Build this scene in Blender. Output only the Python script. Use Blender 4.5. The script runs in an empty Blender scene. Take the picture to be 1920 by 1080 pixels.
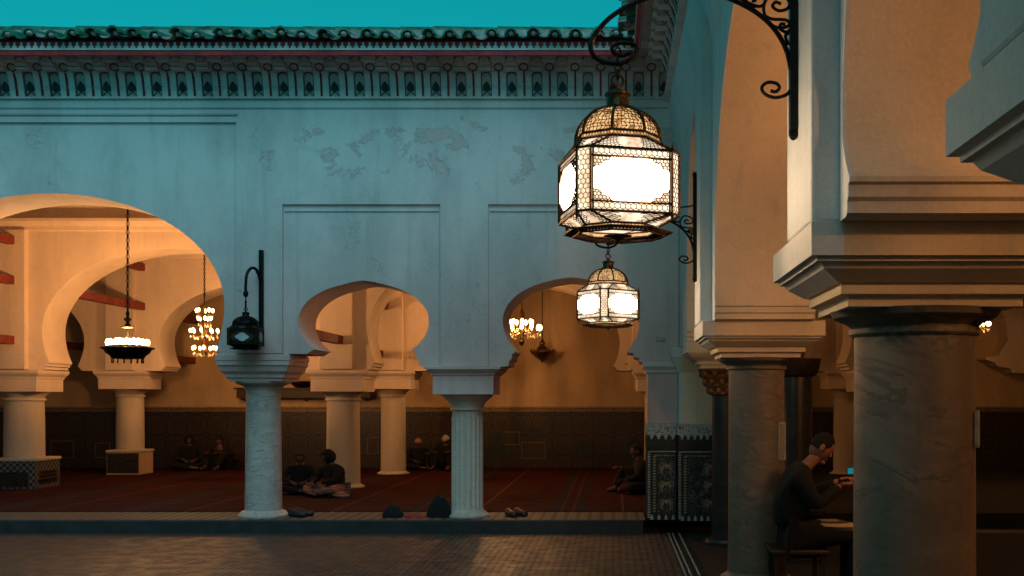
import bpy, math, random
from mathutils import Vector, Matrix
from mathutils.geometry import tessellate_polygon
random.seed(7)
PI = math.pi
scn = bpy.context.scene
COL = scn.collection
ORIGIN = {}

# ------------------------------------------------------------------ materials
def mat(name):
    m = bpy.data.materials.new(name); m.use_nodes = True
    nt = m.node_tree; b = nt.nodes['Principled BSDF']
    return m, nt, b
def nd(nt, t, **kw):
    n = nt.nodes.new(t)
    for k, v in kw.items():
        if k.startswith('_'): n.inputs[k[1:].replace('_', ' ')].default_value = v
        else: setattr(n, k, v)
    return n
def pos(nt, scale=(1, 1, 1), rot=(0, 0, 0)):
    g = nd(nt, 'ShaderNodeNewGeometry'); mp = nd(nt, 'ShaderNodeMapping')
    mp.inputs['Scale'].default_value = scale; mp.inputs['Rotation'].default_value = rot
    nt.links.new(g.outputs['Position'], mp.inputs['Vector'])
    return mp.outputs['Vector']
def noise(nt, vec, scale, detail=4, rough=.55, dist=0):
    n = nd(nt, 'ShaderNodeTexNoise'); n.inputs['Scale'].default_value = scale
    n.inputs['Detail'].default_value = detail; n.inputs['Roughness'].default_value = rough
    n.inputs['Distortion'].default_value = dist
    nt.links.new(vec, n.inputs['Vector']); return n.outputs['Fac']
def ramp(nt, fac, stops, interp='LINEAR'):
    r = nd(nt, 'ShaderNodeValToRGB'); r.color_ramp.interpolation = interp
    els = r.color_ramp.elements
    while len(els) < len(stops): els.new(.5)
    for e, (p, c) in zip(els, stops):
        e.position = p; e.color = (*c, 1) if len(c) == 3 else c
    nt.links.new(fac, r.inputs['Fac']); return r.outputs['Color']
def math_(nt, op, a, b=None, c=None):
    n = nd(nt, 'ShaderNodeMath', operation=op)
    for i, v in enumerate((a, b, c)):
        if v is None: continue
        if isinstance(v, (int, float)): n.inputs[i].default_value = v
        else: nt.links.new(v, n.inputs[i])
    return n.outputs[0]
def mix(nt, fac, a, b, blend='MIX'):
    n = nd(nt, 'ShaderNodeMix', data_type='RGBA', blend_type=blend)
    for i, v in ((0, fac), (6, a), (7, b)):
        if isinstance(v, (int, float)): n.inputs[i].default_value = v
        elif isinstance(v, tuple): n.inputs[i].default_value = (*v, 1)
        else: nt.links.new(v, n.inputs[i])
    return n.outputs[2]
def bump(nt, b, h, strength=.3, dist=.02):
    n = nd(nt, 'ShaderNodeBump'); n.inputs['Strength'].default_value = strength
    n.inputs['Distance'].default_value = dist
    nt.links.new(h, n.inputs['Height']); nt.links.new(n.outputs['Normal'], b.inputs['Normal'])
def maprange(nt, v, a, b_, c=0, d=1):
    n = nd(nt, 'ShaderNodeMapRange'); n.interpolation_type = 'SMOOTHSTEP'
    for i, x in zip((1, 2, 3, 4), (a, b_, c, d)): n.inputs[i].default_value = x
    nt.links.new(v, n.inputs[0]); return n.outputs[0]

def plaster(name, base, peel=False, stain=.25, rough=.85, inner=None):
    m, nt, b = mat(name)
    p = pos(nt)
    big = noise(nt, pos(nt, (.9, .9, .45)), 1.3, 6, .62)
    mid = noise(nt, p, 6, 6, .65)
    fine = noise(nt, p, 55, 3, .6)
    dark = tuple(c * (1 - stain) for c in base)
    col = mix(nt, maprange(nt, big, .38, .66), base, dark)
    col = mix(nt, maprange(nt, mid, .52, .75, 0, .35), col, tuple(c * .72 for c in base))
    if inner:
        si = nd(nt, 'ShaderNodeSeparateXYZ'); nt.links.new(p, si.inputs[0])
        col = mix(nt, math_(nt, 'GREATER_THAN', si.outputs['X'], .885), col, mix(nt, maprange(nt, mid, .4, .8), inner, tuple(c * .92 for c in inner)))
    streak = noise(nt, pos(nt, (5, 5, .22)), 1.6, 5, .6)
    col = mix(nt, maprange(nt, streak, .54, .78, 0, .30), col, tuple(c * .5 for c in base))
    col = mix(nt, .22, col, ramp(nt, fine, [(.3, (.45, .45, .45)), (.7, (1, 1, 1))]), 'MULTIPLY')
    h = math_(nt, 'ADD', math_(nt, 'MULTIPLY', mid, .6), math_(nt, 'MULTIPLY', fine, .25))
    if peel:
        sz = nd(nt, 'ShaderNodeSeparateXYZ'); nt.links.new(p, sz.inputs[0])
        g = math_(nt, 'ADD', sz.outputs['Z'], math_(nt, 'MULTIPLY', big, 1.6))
        col = mix(nt, maprange(nt, g, 5.6, 2.8), col, (1.0, .70, .66), 'MULTIPLY')  # warm lantern light low on the wall, painted in as a pink tint
        sx = nd(nt, 'ShaderNodeSeparateXYZ'); nt.links.new(p, sx.inputs[0])
        pn = noise(nt, pos(nt, (1, 1, 1.35)), 1.75, 11, .68, .5)
        zone = math_(nt, 'MULTIPLY', maprange(nt, sx.outputs['Z'], 4.35, 4.9), maprange(nt, sx.outputs['Z'], 5.6, 5.25))
        zone = math_(nt, 'MULTIPLY', zone, maprange(nt, sx.outputs['X'], -5.2, -4.2))
        zone2 = maprange(nt, sx.outputs['Z'], 2.0, 3.2, .3, 0)
        zz = math_(nt, 'MAXIMUM', zone, zone2)
        k = math_(nt, 'ADD', pn, math_(nt, 'MULTIPLY', zz, .17))
        mask = maprange(nt, k, .722, .732)
        edge = math_(nt, 'MULTIPLY', maprange(nt, k, .708, .722), math_(nt, 'SUBTRACT', 1, mask))
        col = mix(nt, mask, col, mix(nt, mid, (.58, .48, .48), (.70, .60, .59)))
        col = mix(nt, math_(nt, 'MULTIPLY', edge, .55), col, (.16, .15, .15))
        # hairline cracks
        vo = nd(nt, 'ShaderNodeTexVoronoi', feature='DISTANCE_TO_EDGE'); vo.inputs['Scale'].default_value = 1.1
        wv = nd(nt, 'ShaderNodeVectorMath', operation='ADD')
        nn = nd(nt, 'ShaderNodeTexNoise'); nn.inputs['Scale'].default_value = 3; nn.inputs['Detail'].default_value = 6
        nt.links.new(p, nn.inputs['Vector']); nt.links.new(p, wv.inputs[0]); nt.links.new(nn.outputs['Color'], wv.inputs[1])
        nt.links.new(wv.outputs[0], vo.inputs['Vector'])
        crack = math_(nt, 'MULTIPLY', math_(nt, 'LESS_THAN', vo.outputs['Distance'], .006), maprange(nt, big, .5, .62))
        col = mix(nt, math_(nt, 'MULTIPLY', crack, .4), col, (.2, .19, .19))
        h = math_(nt, 'SUBTRACT', h, math_(nt, 'MULTIPLY', mask, 1.0))
    nt.links.new(col, b.inputs['Base Color']); b.inputs['Roughness'].default_value = rough
    b.inputs['Specular IOR Level'].default_value = .25
    bump(nt, b, h, .35, .012)
    return m

def marble(name, c1, c2, vein, rough=.4, sc=1.0):
    m, nt, b = mat(name)
    p = pos(nt, (1.2 * sc, 1.2 * sc, 2.4 * sc), (.35, .5, 0))
    n1 = noise(nt, p, 2.2, 8, .65, 1.2)
    n2 = noise(nt, pos(nt, (sc, sc, 2.6 * sc), (.5, .3, 0)), 2.3, 9, .68, .9)
    v = math_(nt, 'ABSOLUTE', math_(nt, 'SUBTRACT', n2, .5))
    v = maprange(nt, v, 0, .05, 1, 0)
    col = mix(nt, maprange(nt, n1, .3, .7), c1, c2)
    col = mix(nt, math_(nt, 'MULTIPLY', math_(nt, 'MULTIPLY', v, .6), maprange(nt, n1, .42, .6)), col, vein)
    n3 = noise(nt, pos(nt, (3, 3, 1)), 2.5, 6, .7)
    col = mix(nt, maprange(nt, n3, .5, .8, 0, .5), col, tuple(c * .5 for c in c1))
    nt.links.new(col, b.inputs['Base Color']); b.inputs['Roughness'].default_value = rough
    bump(nt, b, noise(nt, pos(nt), 14, 6), .04, .01)
    return m

def simple(name, c, rough=.6, metal=0, var=.25, sc=12, bmp=.15):
    m, nt, b = mat(name)
    n = noise(nt, pos(nt), sc, 5, .6)
    col = mix(nt, maprange(nt, n, .3, .7), tuple(x * (1 - var) for x in c), tuple(min(1, x * (1 + var)) for x in c))
    nt.links.new(col, b.inputs['Base Color']); b.inputs['Roughness'].default_value = rough
    b.inputs['Metallic'].default_value = metal
    if bmp: bump(nt, b, n, bmp, .01)
    return m

def emit(name, c, s, c2=None, s2=None, sc=6):
    m, nt, b = mat(name)
    nt.nodes.remove(b)
    e = nd(nt, 'ShaderNodeEmission'); e.inputs['Strength'].default_value = s; e.inputs['Color'].default_value = (*c, 1)
    if c2:
        n = noise(nt, pos(nt), sc, 4, .6)
        col = mix(nt, maprange(nt, n, .35, .68), tuple(x * s for x in c), tuple(x * s2 for x in c2))
        nt.links.new(col, e.inputs['Color']); e.inputs['Strength'].default_value = 1
    nt.links.new(e.outputs[0], nt.nodes['Material Output'].inputs['Surface'])
    return m

def lantern_glass():
    m, nt, b = mat('lit lantern glass'); nt.nodes.remove(b)
    e = nd(nt, 'ShaderNodeEmission')
    n = noise(nt, pos(nt), 6, 5, .65, .6)
    r = ramp(nt, n, [(.33, (.032, .025, .019)), (.42, (.45, .32, .19)), (.6, (1, .68, .40))])
    nt.links.new(r, e.inputs['Color']); e.inputs['Strength'].default_value = 46
    nt.links.new(e.outputs[0], nt.nodes['Material Output'].inputs['Surface'])
    return m

def rosette_tiles(name, axis, cell, cols, line, rough=.35):
    """mosaic wall tiling: eight point rosettes in a square grid, built from the wall plane's own position"""
    m, nt, b = mat(name)
    p = pos(nt); s = nd(nt, 'ShaderNodeSeparateXYZ'); nt.links.new(p, s.inputs[0])
    u = math_(nt, 'DIVIDE', s.outputs[axis], cell); v = math_(nt, 'DIVIDE', s.outputs['Z'], cell)
    fu = math_(nt, 'SUBTRACT', math_(nt, 'FRACT', u), .5); fv = math_(nt, 'SUBTRACT', math_(nt, 'FRACT', v), .5)
    r = math_(nt, 'SQRT', math_(nt, 'ADD', math_(nt, 'MULTIPLY', fu, fu), math_(nt, 'MULTIPLY', fv, fv)))
    a = math_(nt, 'ARCTAN2', fv, fu)
    rr = math_(nt, 'ADD', r, math_(nt, 'MULTIPLY', math_(nt, 'COSINE', math_(nt, 'MULTIPLY', a, 8)), .035))
    k = math_(nt, 'FRACT', math_(nt, 'MULTIPLY', rr, 7.5))
    band = math_(nt, 'FLOOR', math_(nt, 'MULTIPLY', rr, 7.5))
    sect = math_(nt, 'GREATER_THAN', math_(nt, 'SINE', math_(nt, 'MULTIPLY', a, 16)), .2)
    c = ramp(nt, math_(nt, 'MULTIPLY', band, .17), [(0, cols[0]), (.16, cols[1]), (.33, cols[2]), (.5, cols[0]), (.66, cols[3]), (.83, cols[1])], 'CONSTANT')
    c = mix(nt, math_(nt, 'MULTIPLY', sect, .6), c, cols[3])
    ln = math_(nt, 'LESS_THAN', k, .16)
    c = mix(nt, ln, c, line)
    nz = noise(nt, p, 3, 5)
    c = mix(nt, .6, c, ramp(nt, nz, [(.3, (.4, .4, .4)), (.7, (1, 1, 1))]), 'MULTIPLY')
    nt.links.new(c, b.inputs['Base Color']); b.inputs['Roughness'].default_value = rough
    bump(nt, b, ln, .2, .004)
    return m

def arabesque(name, bg, fg, scale, thr=.5, rough=.35):
    m, nt, b = mat(name)
    n = noise(nt, pos(nt), scale, 1.5, .4, 2.4)
    v = math_(nt, 'ABSOLUTE', math_(nt, 'SUBTRACT', n, .5))
    k = maprange(nt, v, .03, .045, 1, 0)
    nt.links.new(mix(nt, k, bg, fg), b.inputs['Base Color']); b.inputs['Roughness'].default_value = rough
    bump(nt, b, k, .2, .004)
    return m

def floor_tiles():
    m, nt, b = mat('courtyard mosaic')
    mp = pos(nt, (1, 1, 1), (0, 0, PI / 2))
    br = nd(nt, 'ShaderNodeTexBrick'); br.offset = .5
    br.inputs['Scale'].default_value = 1; br.inputs['Brick Width'].default_value = .10; br.inputs['Row Height'].default_value = .078
    br.inputs['Mortar Size'].default_value = .015; br.inputs['Mortar Smooth'].default_value = .1; br.inputs['Bias'].default_value = -.1
    br.inputs['Color1'].default_value = (.125, .105, .082, 1); br.inputs['Color2'].default_value = (.075, .064, .052, 1); br.inputs['Mortar'].default_value = (.012, .016, .018, 1)
    nt.links.new(mp, br.inputs['Vector'])
    st = noise(nt, pos(nt), 1.1, 6, .65)
    c = mix(nt, .75, br.outputs['Color'], ramp(nt, st, [(.3, (.35, .35, .36)), (.7, (1, 1, 1))]), 'MULTIPLY')
    nt.links.new(c, b.inputs['Base Color'])
    rg = maprange(nt, noise(nt, pos(nt), 5, 5), .3, .7, .45, .70)
    nt.links.new(rg, b.inputs['Roughness'])
    bump(nt, b, math_(nt, 'ADD', math_(nt, 'MULTIPLY', br.outputs['Fac'], -1), math_(nt, 'MULTIPLY', noise(nt, pos(nt), 9, 3), .5)), .35, .006)
    return m

def carpet():
    m, nt, b = mat('red striped carpet')
    p = pos(nt); s = nd(nt, 'ShaderNodeSeparateXYZ'); nt.links.new(p, s.inputs[0])
    f = math_(nt, 'FRACT', math_(nt, 'DIVIDE', math_(nt, 'ADD', s.outputs['X'], 40.47), 2.05))
    c = ramp(nt, f, [(0, (.032, .0036, .0034)), (.30, (.012, .012, .012)), (.37, (.055, .028, .015)), (.39, (.032, .0036, .0034)), (.45, (.055, .028, .015)), (.47, (.012, .012, .012)), (.54, (.032, .0036, .0034)), (.80, (.11, .05, .03)), (.815, (.032, .0036, .0034))], 'CONSTANT')
    n = noise(nt, pos(nt, (6, 1.4, 1)), 2.4, 5, .6)
    g = math_(nt, 'FRACT', math_(nt, 'DIVIDE', s.outputs['Y'], .62))
    c = mix(nt, math_(nt, 'MULTIPLY', math_(nt, 'LESS_THAN', g, .07), .28), c, (.16, .07, .03))
    c = mix(nt, maprange(nt, n, .45, .7, 0, .6), c, (.055, .01, .009))
    nt.links.new(c, b.inputs['Base Color']); b.inputs['Roughness'].default_value = .95
    b.inputs['Specular IOR Level'].default_value = .1
    bump(nt, b, noise(nt, p, 60, 3), .4, .01)
    return m

def stripes(name, a_, b_, axis, period, rough=.9):
    m, nt, b = mat(name)
    s = nd(nt, 'ShaderNodeSeparateXYZ'); nt.links.new(pos(nt), s.inputs[0])
    f = math_(nt, 'FRACT', math_(nt, 'DIVIDE', s.outputs[axis], period))
    nt.links.new(mix(nt, math_(nt, 'LESS_THAN', f, .38), a_, b_), b.inputs['Base Color']); b.inputs['Roughness'].default_value = rough
    return m

def checker(name):
    m, nt, b = mat(name)
    ck = nd(nt, 'ShaderNodeTexChecker'); ck.inputs['Scale'].default_value = 17.3
    ck.inputs['Color1'].default_value = (.17, .16, .14, 1); ck.inputs['Color2'].default_value = (.02, .02, .02, 1)
    mp = pos(nt); nt.links.new(mp, ck.inputs['Vector'])
    nt.links.new(ck.outputs['Color'], b.inputs['Base Color']); b.inputs['Roughness'].default_value = .4
    return m

M = dict(
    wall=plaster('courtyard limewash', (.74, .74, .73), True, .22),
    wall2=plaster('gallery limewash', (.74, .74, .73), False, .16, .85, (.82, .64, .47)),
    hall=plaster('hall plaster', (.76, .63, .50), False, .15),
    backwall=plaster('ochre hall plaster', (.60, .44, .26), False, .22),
    moulding=plaster('moulded plaster', (.74, .70, .65), False, .14, .7, (.78, .58, .38)),
    cornice=plaster('carved cornice plaster', (.74, .74, .73), False, .3, .8),
    redline=simple('faded red stripe paint', (.24, .014, .02), .7, 0, .5, 18, .2),
    niche2=plaster('dark painted outline', (.13, .12, .125), False, .3),
    niche=plaster('grey cornice recess', (.52, .51, .51), False, .3),
    ceiling=plaster('hall ceiling plaster', (.38, .32, .25), False, .2),
    marble=marble('grey veined marble', (.42, .36, .33), (.58, .50, .45), (.15, .13, .12)),
    brown=marble('brown veined marble', (.155, .115, .083), (.245, .185, .138), (.05, .038, .03), .5, .8),
    pale=marble('pale limestone', (.52, .44, .37), (.62, .53, .45), (.38, .32, .27), .6),
    cream=plaster('painted column plaster', (.62, .54, .42), False, .15),
    black=marble('black marble', (.012, .012, .012), (.022, .021, .02), (.05, .045, .04), .35),
    gilt=simple('carved gilded wood', (.22, .085, .03), .5, .2, .5, 25, .6),
    iron=simple('black wrought iron', (.012, .010, .009), .45, .8, .4, 30, .3),
    bronze=simple('dark bronze', (.10, .05, .02), .38, .9, .4, 40, .3),
    brass=simple('old brass', (.16, .085, .025), .35, .9, .35, 20, .2),
    red=simple('dark red paint', (.50, .022, .03), .6, 0, .3, 8, .2),
    beam=simple('red painted timber', (.16, .022, .014), .6, 0, .4, 7, .3),
    wood=simple('dark brown wood', (.024, .011, .007), .5, 0, .4, 9, .3),
    tile=simple('green glazed tile', (.03, .14, .085), .4, 0, .6, 5, .3),
    mortar=simple('roof mortar', (.38, .35, .32), .9, 0, .35, 9, .6),
    step=simple('worn dark stone', (.018, .019, .019), .6, 0, .4, 5, .4),
    sill=rosette_tiles('threshold mosaic', 'X', .16, ((.14, .10, .06), (.08, .06, .04), (.12, .09, .055), (.04, .032, .022)), (.17, .135, .085), .7),
    dado=rosette_tiles('dark mosaic dado', 'X', .47, ((.020, .012, .007), (.007, .009, .006), (.034, .019, .010), (.008, .006, .004)), (.13, .085, .05)),
    dadoband=arabesque('carved dado frieze', (.16, .11, .06), (.035, .025, .015), 16),
    zellige=arabesque('black tile arabesque', (.012, .013, .013), (.10, .10, .09), 9),
    script=arabesque('white and black tile frieze', (.46, .46, .44), (.03, .03, .03), 15),
    white=simple('white glazed tile', (.40, .40, .38), .4, 0, .25, 14),
    darktile=simple('dark green glazed tile', (.016, .022, .019), .3, 0, .4, 8),
    check=checker('checkered plinth tile'),
    floor=floor_tiles(), carpet=carpet(),
    gfloor=rosette_tiles('gallery floor mosaic', 'X', .2, ((.003, .003, .0026), (.002, .0022, .002), (.004, .003, .002), (.0015, .0015, .0015)), (.006, .005, .004), .8),
    glow=lantern_glass(),
    glowmid=emit('lit lantern strip glass', (1, .78, .55), 1.7, (1, .66, .38), 1.05, 9),
    glowlow=emit('lit lower lantern glass', (1, .80, .58), 1.5, (1, .62, .34), .7, 14),
    glowdome=emit('lit dome glass', (1, .60, .26), 1.25, (1, .42, .14), .5, 30),
    bulb=emit('lit bulb', (1, .52, .19), 34),
    bulbc=emit('lit candle bulb', (1, .54, .20), 26),
    crystal=simple('amber crystal', (.75, .6, .4), .12, 0, .2, 30, 0),
    glassoff=simple('unlit smoky lantern glass', (.035, .03, .02), .12, 0, .5, 9, .1),
    skypatch=simple('pale sky reflection', (.42, .45, .46), .3, 0, .15, 9, .1),  # pale colour standing in for sky reflected in the glass
    dimskin=simple('shaded skin', (.085, .04, .026), .6, 0, .1, 20, .05),  # skin darkened in its colour for faces in the dim hall
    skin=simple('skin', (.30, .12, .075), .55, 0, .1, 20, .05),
    dark=simple('black cloth', (.0035, .0035, .004), .95, 0, .4, 14, .3),
    navy=simple('charcoal jacket cloth', (.004, .0042, .005), .95, 0, .35, 14, .3),
    hair=simple('black hair', (.004, .0035, .003), .9, 0, .3, 40, .4),
    capw=simple('white knitted cap', (.40, .38, .34), .9, 0, .12, 60, .3),
    capo=simple('tan knitted cap', (.36, .22, .11), .9, 0, .15, 60, .3),
    robe=stripes('pink striped cloth', (.30, .16, .12), (.09, .035, .03), 'Z', .035),
    lap=stripes('sand striped cloth', (.42, .29, .15), (.06, .04, .025), 'Z', .04),
    redcloth=simple('red cloth', (.28, .03, .03), .9, 0, .3, 14, .3),
    paper=simple('paper notice', (.30, .27, .22), .9, 0, .12, 30, 0),
    phone=emit('lit phone screen', (.03, .5, .56), .35),
    shoe=simple('black shoe leather', (.012, .011, .010), .5, 0, .3, 20, .2),
    rose=simple('pale lattice tile', (.30, .22, .14), .5, 0, .3, 14),
)

# ------------------------------------------------------------------ mesh helper
class MB:
    def __init__(s): s.v = []; s.f = []
    def add(s, vs, fs):
        o = len(s.v); s.v += [tuple(x) for x in vs]; s.f += [tuple(i + o for i in f) for f in fs]; return s
    def box(s, x0, x1, y0, y1, z0, z1, rz=0, c=None):
        vs = [(x, y, z) for z in (z0, z1) for x, y in ((x0, y0), (x1, y0), (x1, y1), (x0, y1))]
        if rz:
            cx, cy = c or ((x0 + x1) / 2, (y0 + y1) / 2); C, S = math.cos(rz), math.sin(rz)
            vs = [(cx + (x - cx) * C - (y - cy) * S, cy + (x - cx) * S + (y - cy) * C, z) for x, y, z in vs]
        return s.add(vs, [(3, 2, 1, 0), (4, 5, 6, 7), (0, 1, 5, 4), (1, 2, 6, 5), (2, 3, 7, 6), (3, 0, 4, 7)])
    def loft(s, rings, cap=True, closed=True):
        n = len(rings[0]); o = len(s.v)
        for r in rings: s.v += [tuple(p) for p in r]
        for i in range(len(rings) - 1):
            for j in range(n if closed else n - 1):
                k = (j + 1) % n
                s.f.append((o + i * n + j, o + i * n + k, o + (i + 1) * n + k, o + (i + 1) * n + j))
        if cap:
            s.f.append(tuple(o + j for j in reversed(range(n))))
            s.f.append(tuple(o + (len(rings) - 1) * n + j for j in range(n)))
        return s
    def lathe(s, prof, c, seg=32, flute=0, fz=None, cap=True):
        rings = []
        for r, z in prof:
            ring = []
            for k in range(seg):
                a = 2 * PI * k / seg; q = r
                if flute and fz and fz[0] <= z <= fz[1]: q = r * (1 - .085 * abs(math.sin(a * flute / 2)))
                ring.append((c[0] + q * math.cos(a), c[1] + q * math.sin(a), c[2] + z))
            rings.append(ring)
        return s.loft(rings, cap)
    def rectloft(s, c, hx, hy, prof):
        """moulding mitred round a rectangle: prof = (offset, z)"""
        return s.loft([[(c[0] - hx - o, c[1] - hy - o, z), (c[0] + hx + o, c[1] - hy - o, z), (c[0] + hx + o, c[1] + hy + o, z), (c[0] - hx - o, c[1] + hy + o, z)] for o, z in prof])
    def tube(s, pts, r, seg=6, closed=False):
        pts = [Vector(p) for p in pts]; n = len(pts); rings = []
        prev = None
        for i, p in enumerate(pts):
            if closed: t = pts[(i + 1) % n] - pts[i - 1]
            else: t = pts[min(i + 1, n - 1)] - pts[max(i - 1, 0)]
            if t.length < 1e-9: t = Vector((0, 0, 1))
            t.normalize()
            if prev is None:
                a = Vector((0, 1, 0)) if abs(t.y) < .9 else Vector((1, 0, 0))
                u = t.cross(a).normalized()
            else:
                u = (prev - t * prev.dot(t)).normalized()
            prev = u; w = t.cross(u)
            rad = r(i / (n - 1)) if callable(r) else r
            rings.append([p + u * rad * math.cos(2 * PI * k / seg) + w * rad * math.sin(2 * PI * k / seg) for k in range(seg)])
        if closed: rings.append(rings[0])
        return s.loft(rings, not closed)
    def ball(s, c, rx, ry=None, rz=None, seg=10, rg=6):
        ry = ry or rx; rz = rz or rx; rings = []
        for i in range(rg + 1):
            t = -PI / 2 + PI * i / rg; q = max(math.cos(t), .02)
            rings.append([(c[0] + rx * q * math.cos(2 * PI * k / seg), c[1] + ry * q * math.sin(2 * PI * k / seg), c[2] + rz * math.sin(t)) for k in range(seg)])
        return s.loft(rings)
    def prism(s, poly, f, a, b):
        """poly (u,w) extruded between a and b through f(u,w,t)"""
        n = len(poly); o = len(s.v)
        s.v += [f(u, w, a) for u, w in poly] + [f(u, w, b) for u, w in poly]
        for t in tessellate_polygon([[Vector((u, w, 0)) for u, w in poly]]):
            s.f.append((o + t[0], o + t[1], o + t[2])); s.f.append((o + n + t[2], o + n + t[1], o + n + t[0]))
        for i in range(n):
            j = (i + 1) % n; s.f.append((o + i, o + n + i, o + n + j, o + j))
        return s
XZ = lambda u, w, t: (u, t, w)
YZ = lambda u, w, t: (t, u, w)

def props(o, label=None, cat=None, group=None, kind=None):
    if cat and not kind: kind = 'thing'
    for k, v in (('label', label), ('category', cat), ('group', group), ('kind', kind)):
        if v: o[k] = v
    return o
def thing(name, loc, label, cat, group=None):
    o = bpy.data.objects.new(name, None); COL.objects.link(o); o.location = loc; o.empty_display_size = .2
    ORIGIN[o] = Vector(loc); return props(o, label, cat, group)
def build(name, mb, m, parent=None, smooth=40, bevel=0, base=None):
    org = ORIGIN[parent] if parent else Vector(base or (0, 0, 0))
    me = bpy.data.meshes.new(name)
    me.from_pydata([(x - org.x, y - org.y, z - org.z) for x, y, z in mb.v], [], mb.f)
    import bmesh
    bm = bmesh.new(); bm.from_mesh(me); bmesh.ops.recalc_face_normals(bm, faces=bm.faces); bm.to_mesh(me); bm.free()
    me.materials.append(M[m] if isinstance(m, str) else m)
    if smooth:
        me.shade_smooth(); me.set_sharp_from_angle(angle=math.radians(smooth))
    o = bpy.data.objects.new(name, me); COL.objects.link(o)
    if parent: o.parent = parent
    else: o.location = org
    ORIGIN[o] = org
    if bevel:
        b = o.modifiers.new('bevel', 'BEVEL'); b.width = bevel; b.segments = 2; b.limit_method = 'ANGLE'; b.angle_limit = math.radians(50)
    return o
def dup(root, loc, rz=0, label=None, group=None, scale=None, swap=None):
    def rec(o, par):
        c = o.copy(); COL.objects.link(c); c.parent = par
        if swap and o.type == 'MESH' and o.data.materials[0].name in swap:
            c.data = o.data.copy(); c.data.materials[0] = swap[o.data.materials[0].name]
        for ch in list(o.children): rec(ch, c)
        return c
    kids = list(root.children)
    r = root.copy(); COL.objects.link(r)
    r.location = loc; r.rotation_euler = (0, 0, rz)
    if scale: r.scale = scale
    if label: r['label'] = label
    if group: r['group'] = group
    for ch in kids: rec(ch, r)
    return r
def struct(name, mb, m, **kw):
    return props(build(name, mb, m, **kw), kind='structure')

# ------------------------------------------------------------------ arch outlines
def opening(c, a, zc, b, zs, n, zl, zr, cl=.1, cr=.1, pt=0.0, N=48):
    """bottom-left jamb, corbel, horseshoe, corbel, bottom-right jamb"""
    t0 = math.acos(n / a); b2 = (zc - zs) / max(math.sin(t0), 1e-3)
    pts = []
    dl = zs - zl; st = [(1, 1), (.62, .93), (.60, .62), (.34, .52), (.30, .2), (.02, .14), (0, 0)]
    for o, d in st: pts.append((c - n - cl * o, zs - dl * d))
    arc = []
    for i in range(N + 1):
        t = PI + t0 - (PI + 2 * t0) * i / N
        x = c + a * math.cos(t); s_ = math.sin(t)
        z = zc + (b if s_ > 0 else b2) * s_
        if s_ > 0: z += pt * max(0, 1 - abs(x - c) / (a * .35))
        arc.append((x, z))
    pts += arc[1:-1]
    dr = zs - zr
    for o, d in reversed(st): pts.append((c + n + cr * o, zs - dr * d))
    return pts
def arch_wall(u0, u1, z1, zb0, zb1, ops):
    pl = [(u0, z1), (u0, zb0)]
    for o in ops: pl += o
    return pl + [(u1, zb1), (u1, z1)]

# ------------------------------------------------------------------ setting
struct('ground', MB().box(-60, 60, -60, 60, -.30, -.02), 'step')
struct('courtyard_floor', MB().box(-30, .70, -25, 14.02, -.02, 0), 'floor')
struct('gallery_floor', MB().box(.94, 10.5, -6, 14.02, -.02, .002), 'gfloor')
struct('floor_border', MB().box(.70, .94, -25, 14.02, -.02, .004), 'darktile')
bl = MB()
for x in (.712, .765, .85): bl.box(x, x + .018, -25, 14.0, .004, .008)
struct('border_lines', bl, 'white')
st = MB().box(-16, .40, 14.0, 14.93, -.02, .17)
struct('step', st, 'step', bevel=.012)
struct('threshold', MB().box(-16, .42, 14.035, 15.0, .17, .175), 'sill')
struct('hall_floor', MB().box(-16, 10.5, 14.93, 24.7, -.02, .165), 'gfloor')
cp = build('carpet', MB().box(-15.9, 1.5, 15.0, 24.62, .165, .185), 'carpet', base=(-3, 19.8, .165))
props(cp, 'dark red carpet with black and tan stripes covering the prayer hall floor', 'carpet')
struct('hall_ceiling', MB().box(-16, 10.5, 14.5, 25.0, 5.25, 5.4), 'ceiling')
struct('gallery_ceiling', MB().box(1.2, 10.5, -6, 14.6, 5.3, 5.45), 'ceiling')

struct('wall', MB().box(-17, 10.8, -10.4, -10, 0, 8.5), 'wall')  # unseen wing wall, added and raised to cut low sky glow
struct('wall', MB().box(-17.4, -17, -10.4, 14.0, 0, 6.0), 'wall')  # unseen wing wall, added to cut sky light from the side

# ------------------------------------------------------------------ far arcade wall
W = thing('arcade_wall', (-4, 14.5, 0), 'pale limewashed courtyard wall with peeling plaster, horseshoe arches and carved cornice, facing the camera', 'arcade wall')
ops = [opening(-7.44, 2.30, 3.01, 1.47, 2.42, 2.20, 2.36, 2.36, .05, .05),
       opening(-3.30, .865, 2.79, .51, 2.42, .65, 2.36, 2.19, .13, .14, .03),
       opening(-.555, .907, 2.80, .55, 2.40, .745, 2.19, 2.24, .13, .26, .02)]
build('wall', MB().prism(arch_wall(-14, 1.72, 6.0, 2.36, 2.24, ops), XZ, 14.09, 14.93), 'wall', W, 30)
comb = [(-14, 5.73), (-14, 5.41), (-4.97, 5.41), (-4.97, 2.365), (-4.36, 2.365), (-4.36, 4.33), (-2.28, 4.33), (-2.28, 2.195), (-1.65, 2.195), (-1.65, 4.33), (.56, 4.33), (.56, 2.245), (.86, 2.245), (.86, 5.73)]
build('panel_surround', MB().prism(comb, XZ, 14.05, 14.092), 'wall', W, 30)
ml = MB().box(-14, .72, 14.035, 14.052, 5.585, 5.603)
build('string_line', ml, 'niche', W)
build('string_line', MB().box(-14, -4.95, 14.03, 14.052, 5.495, 5.52), 'niche', W)
# plaster margin inside the two panels: a thin raised frame line at the top
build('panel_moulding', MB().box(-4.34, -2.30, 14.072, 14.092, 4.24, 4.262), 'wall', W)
build('panel_moulding', MB().box(-1.63, .54, 14.072, 14.092, 4.24, 4.262), 'wall', W)
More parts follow.
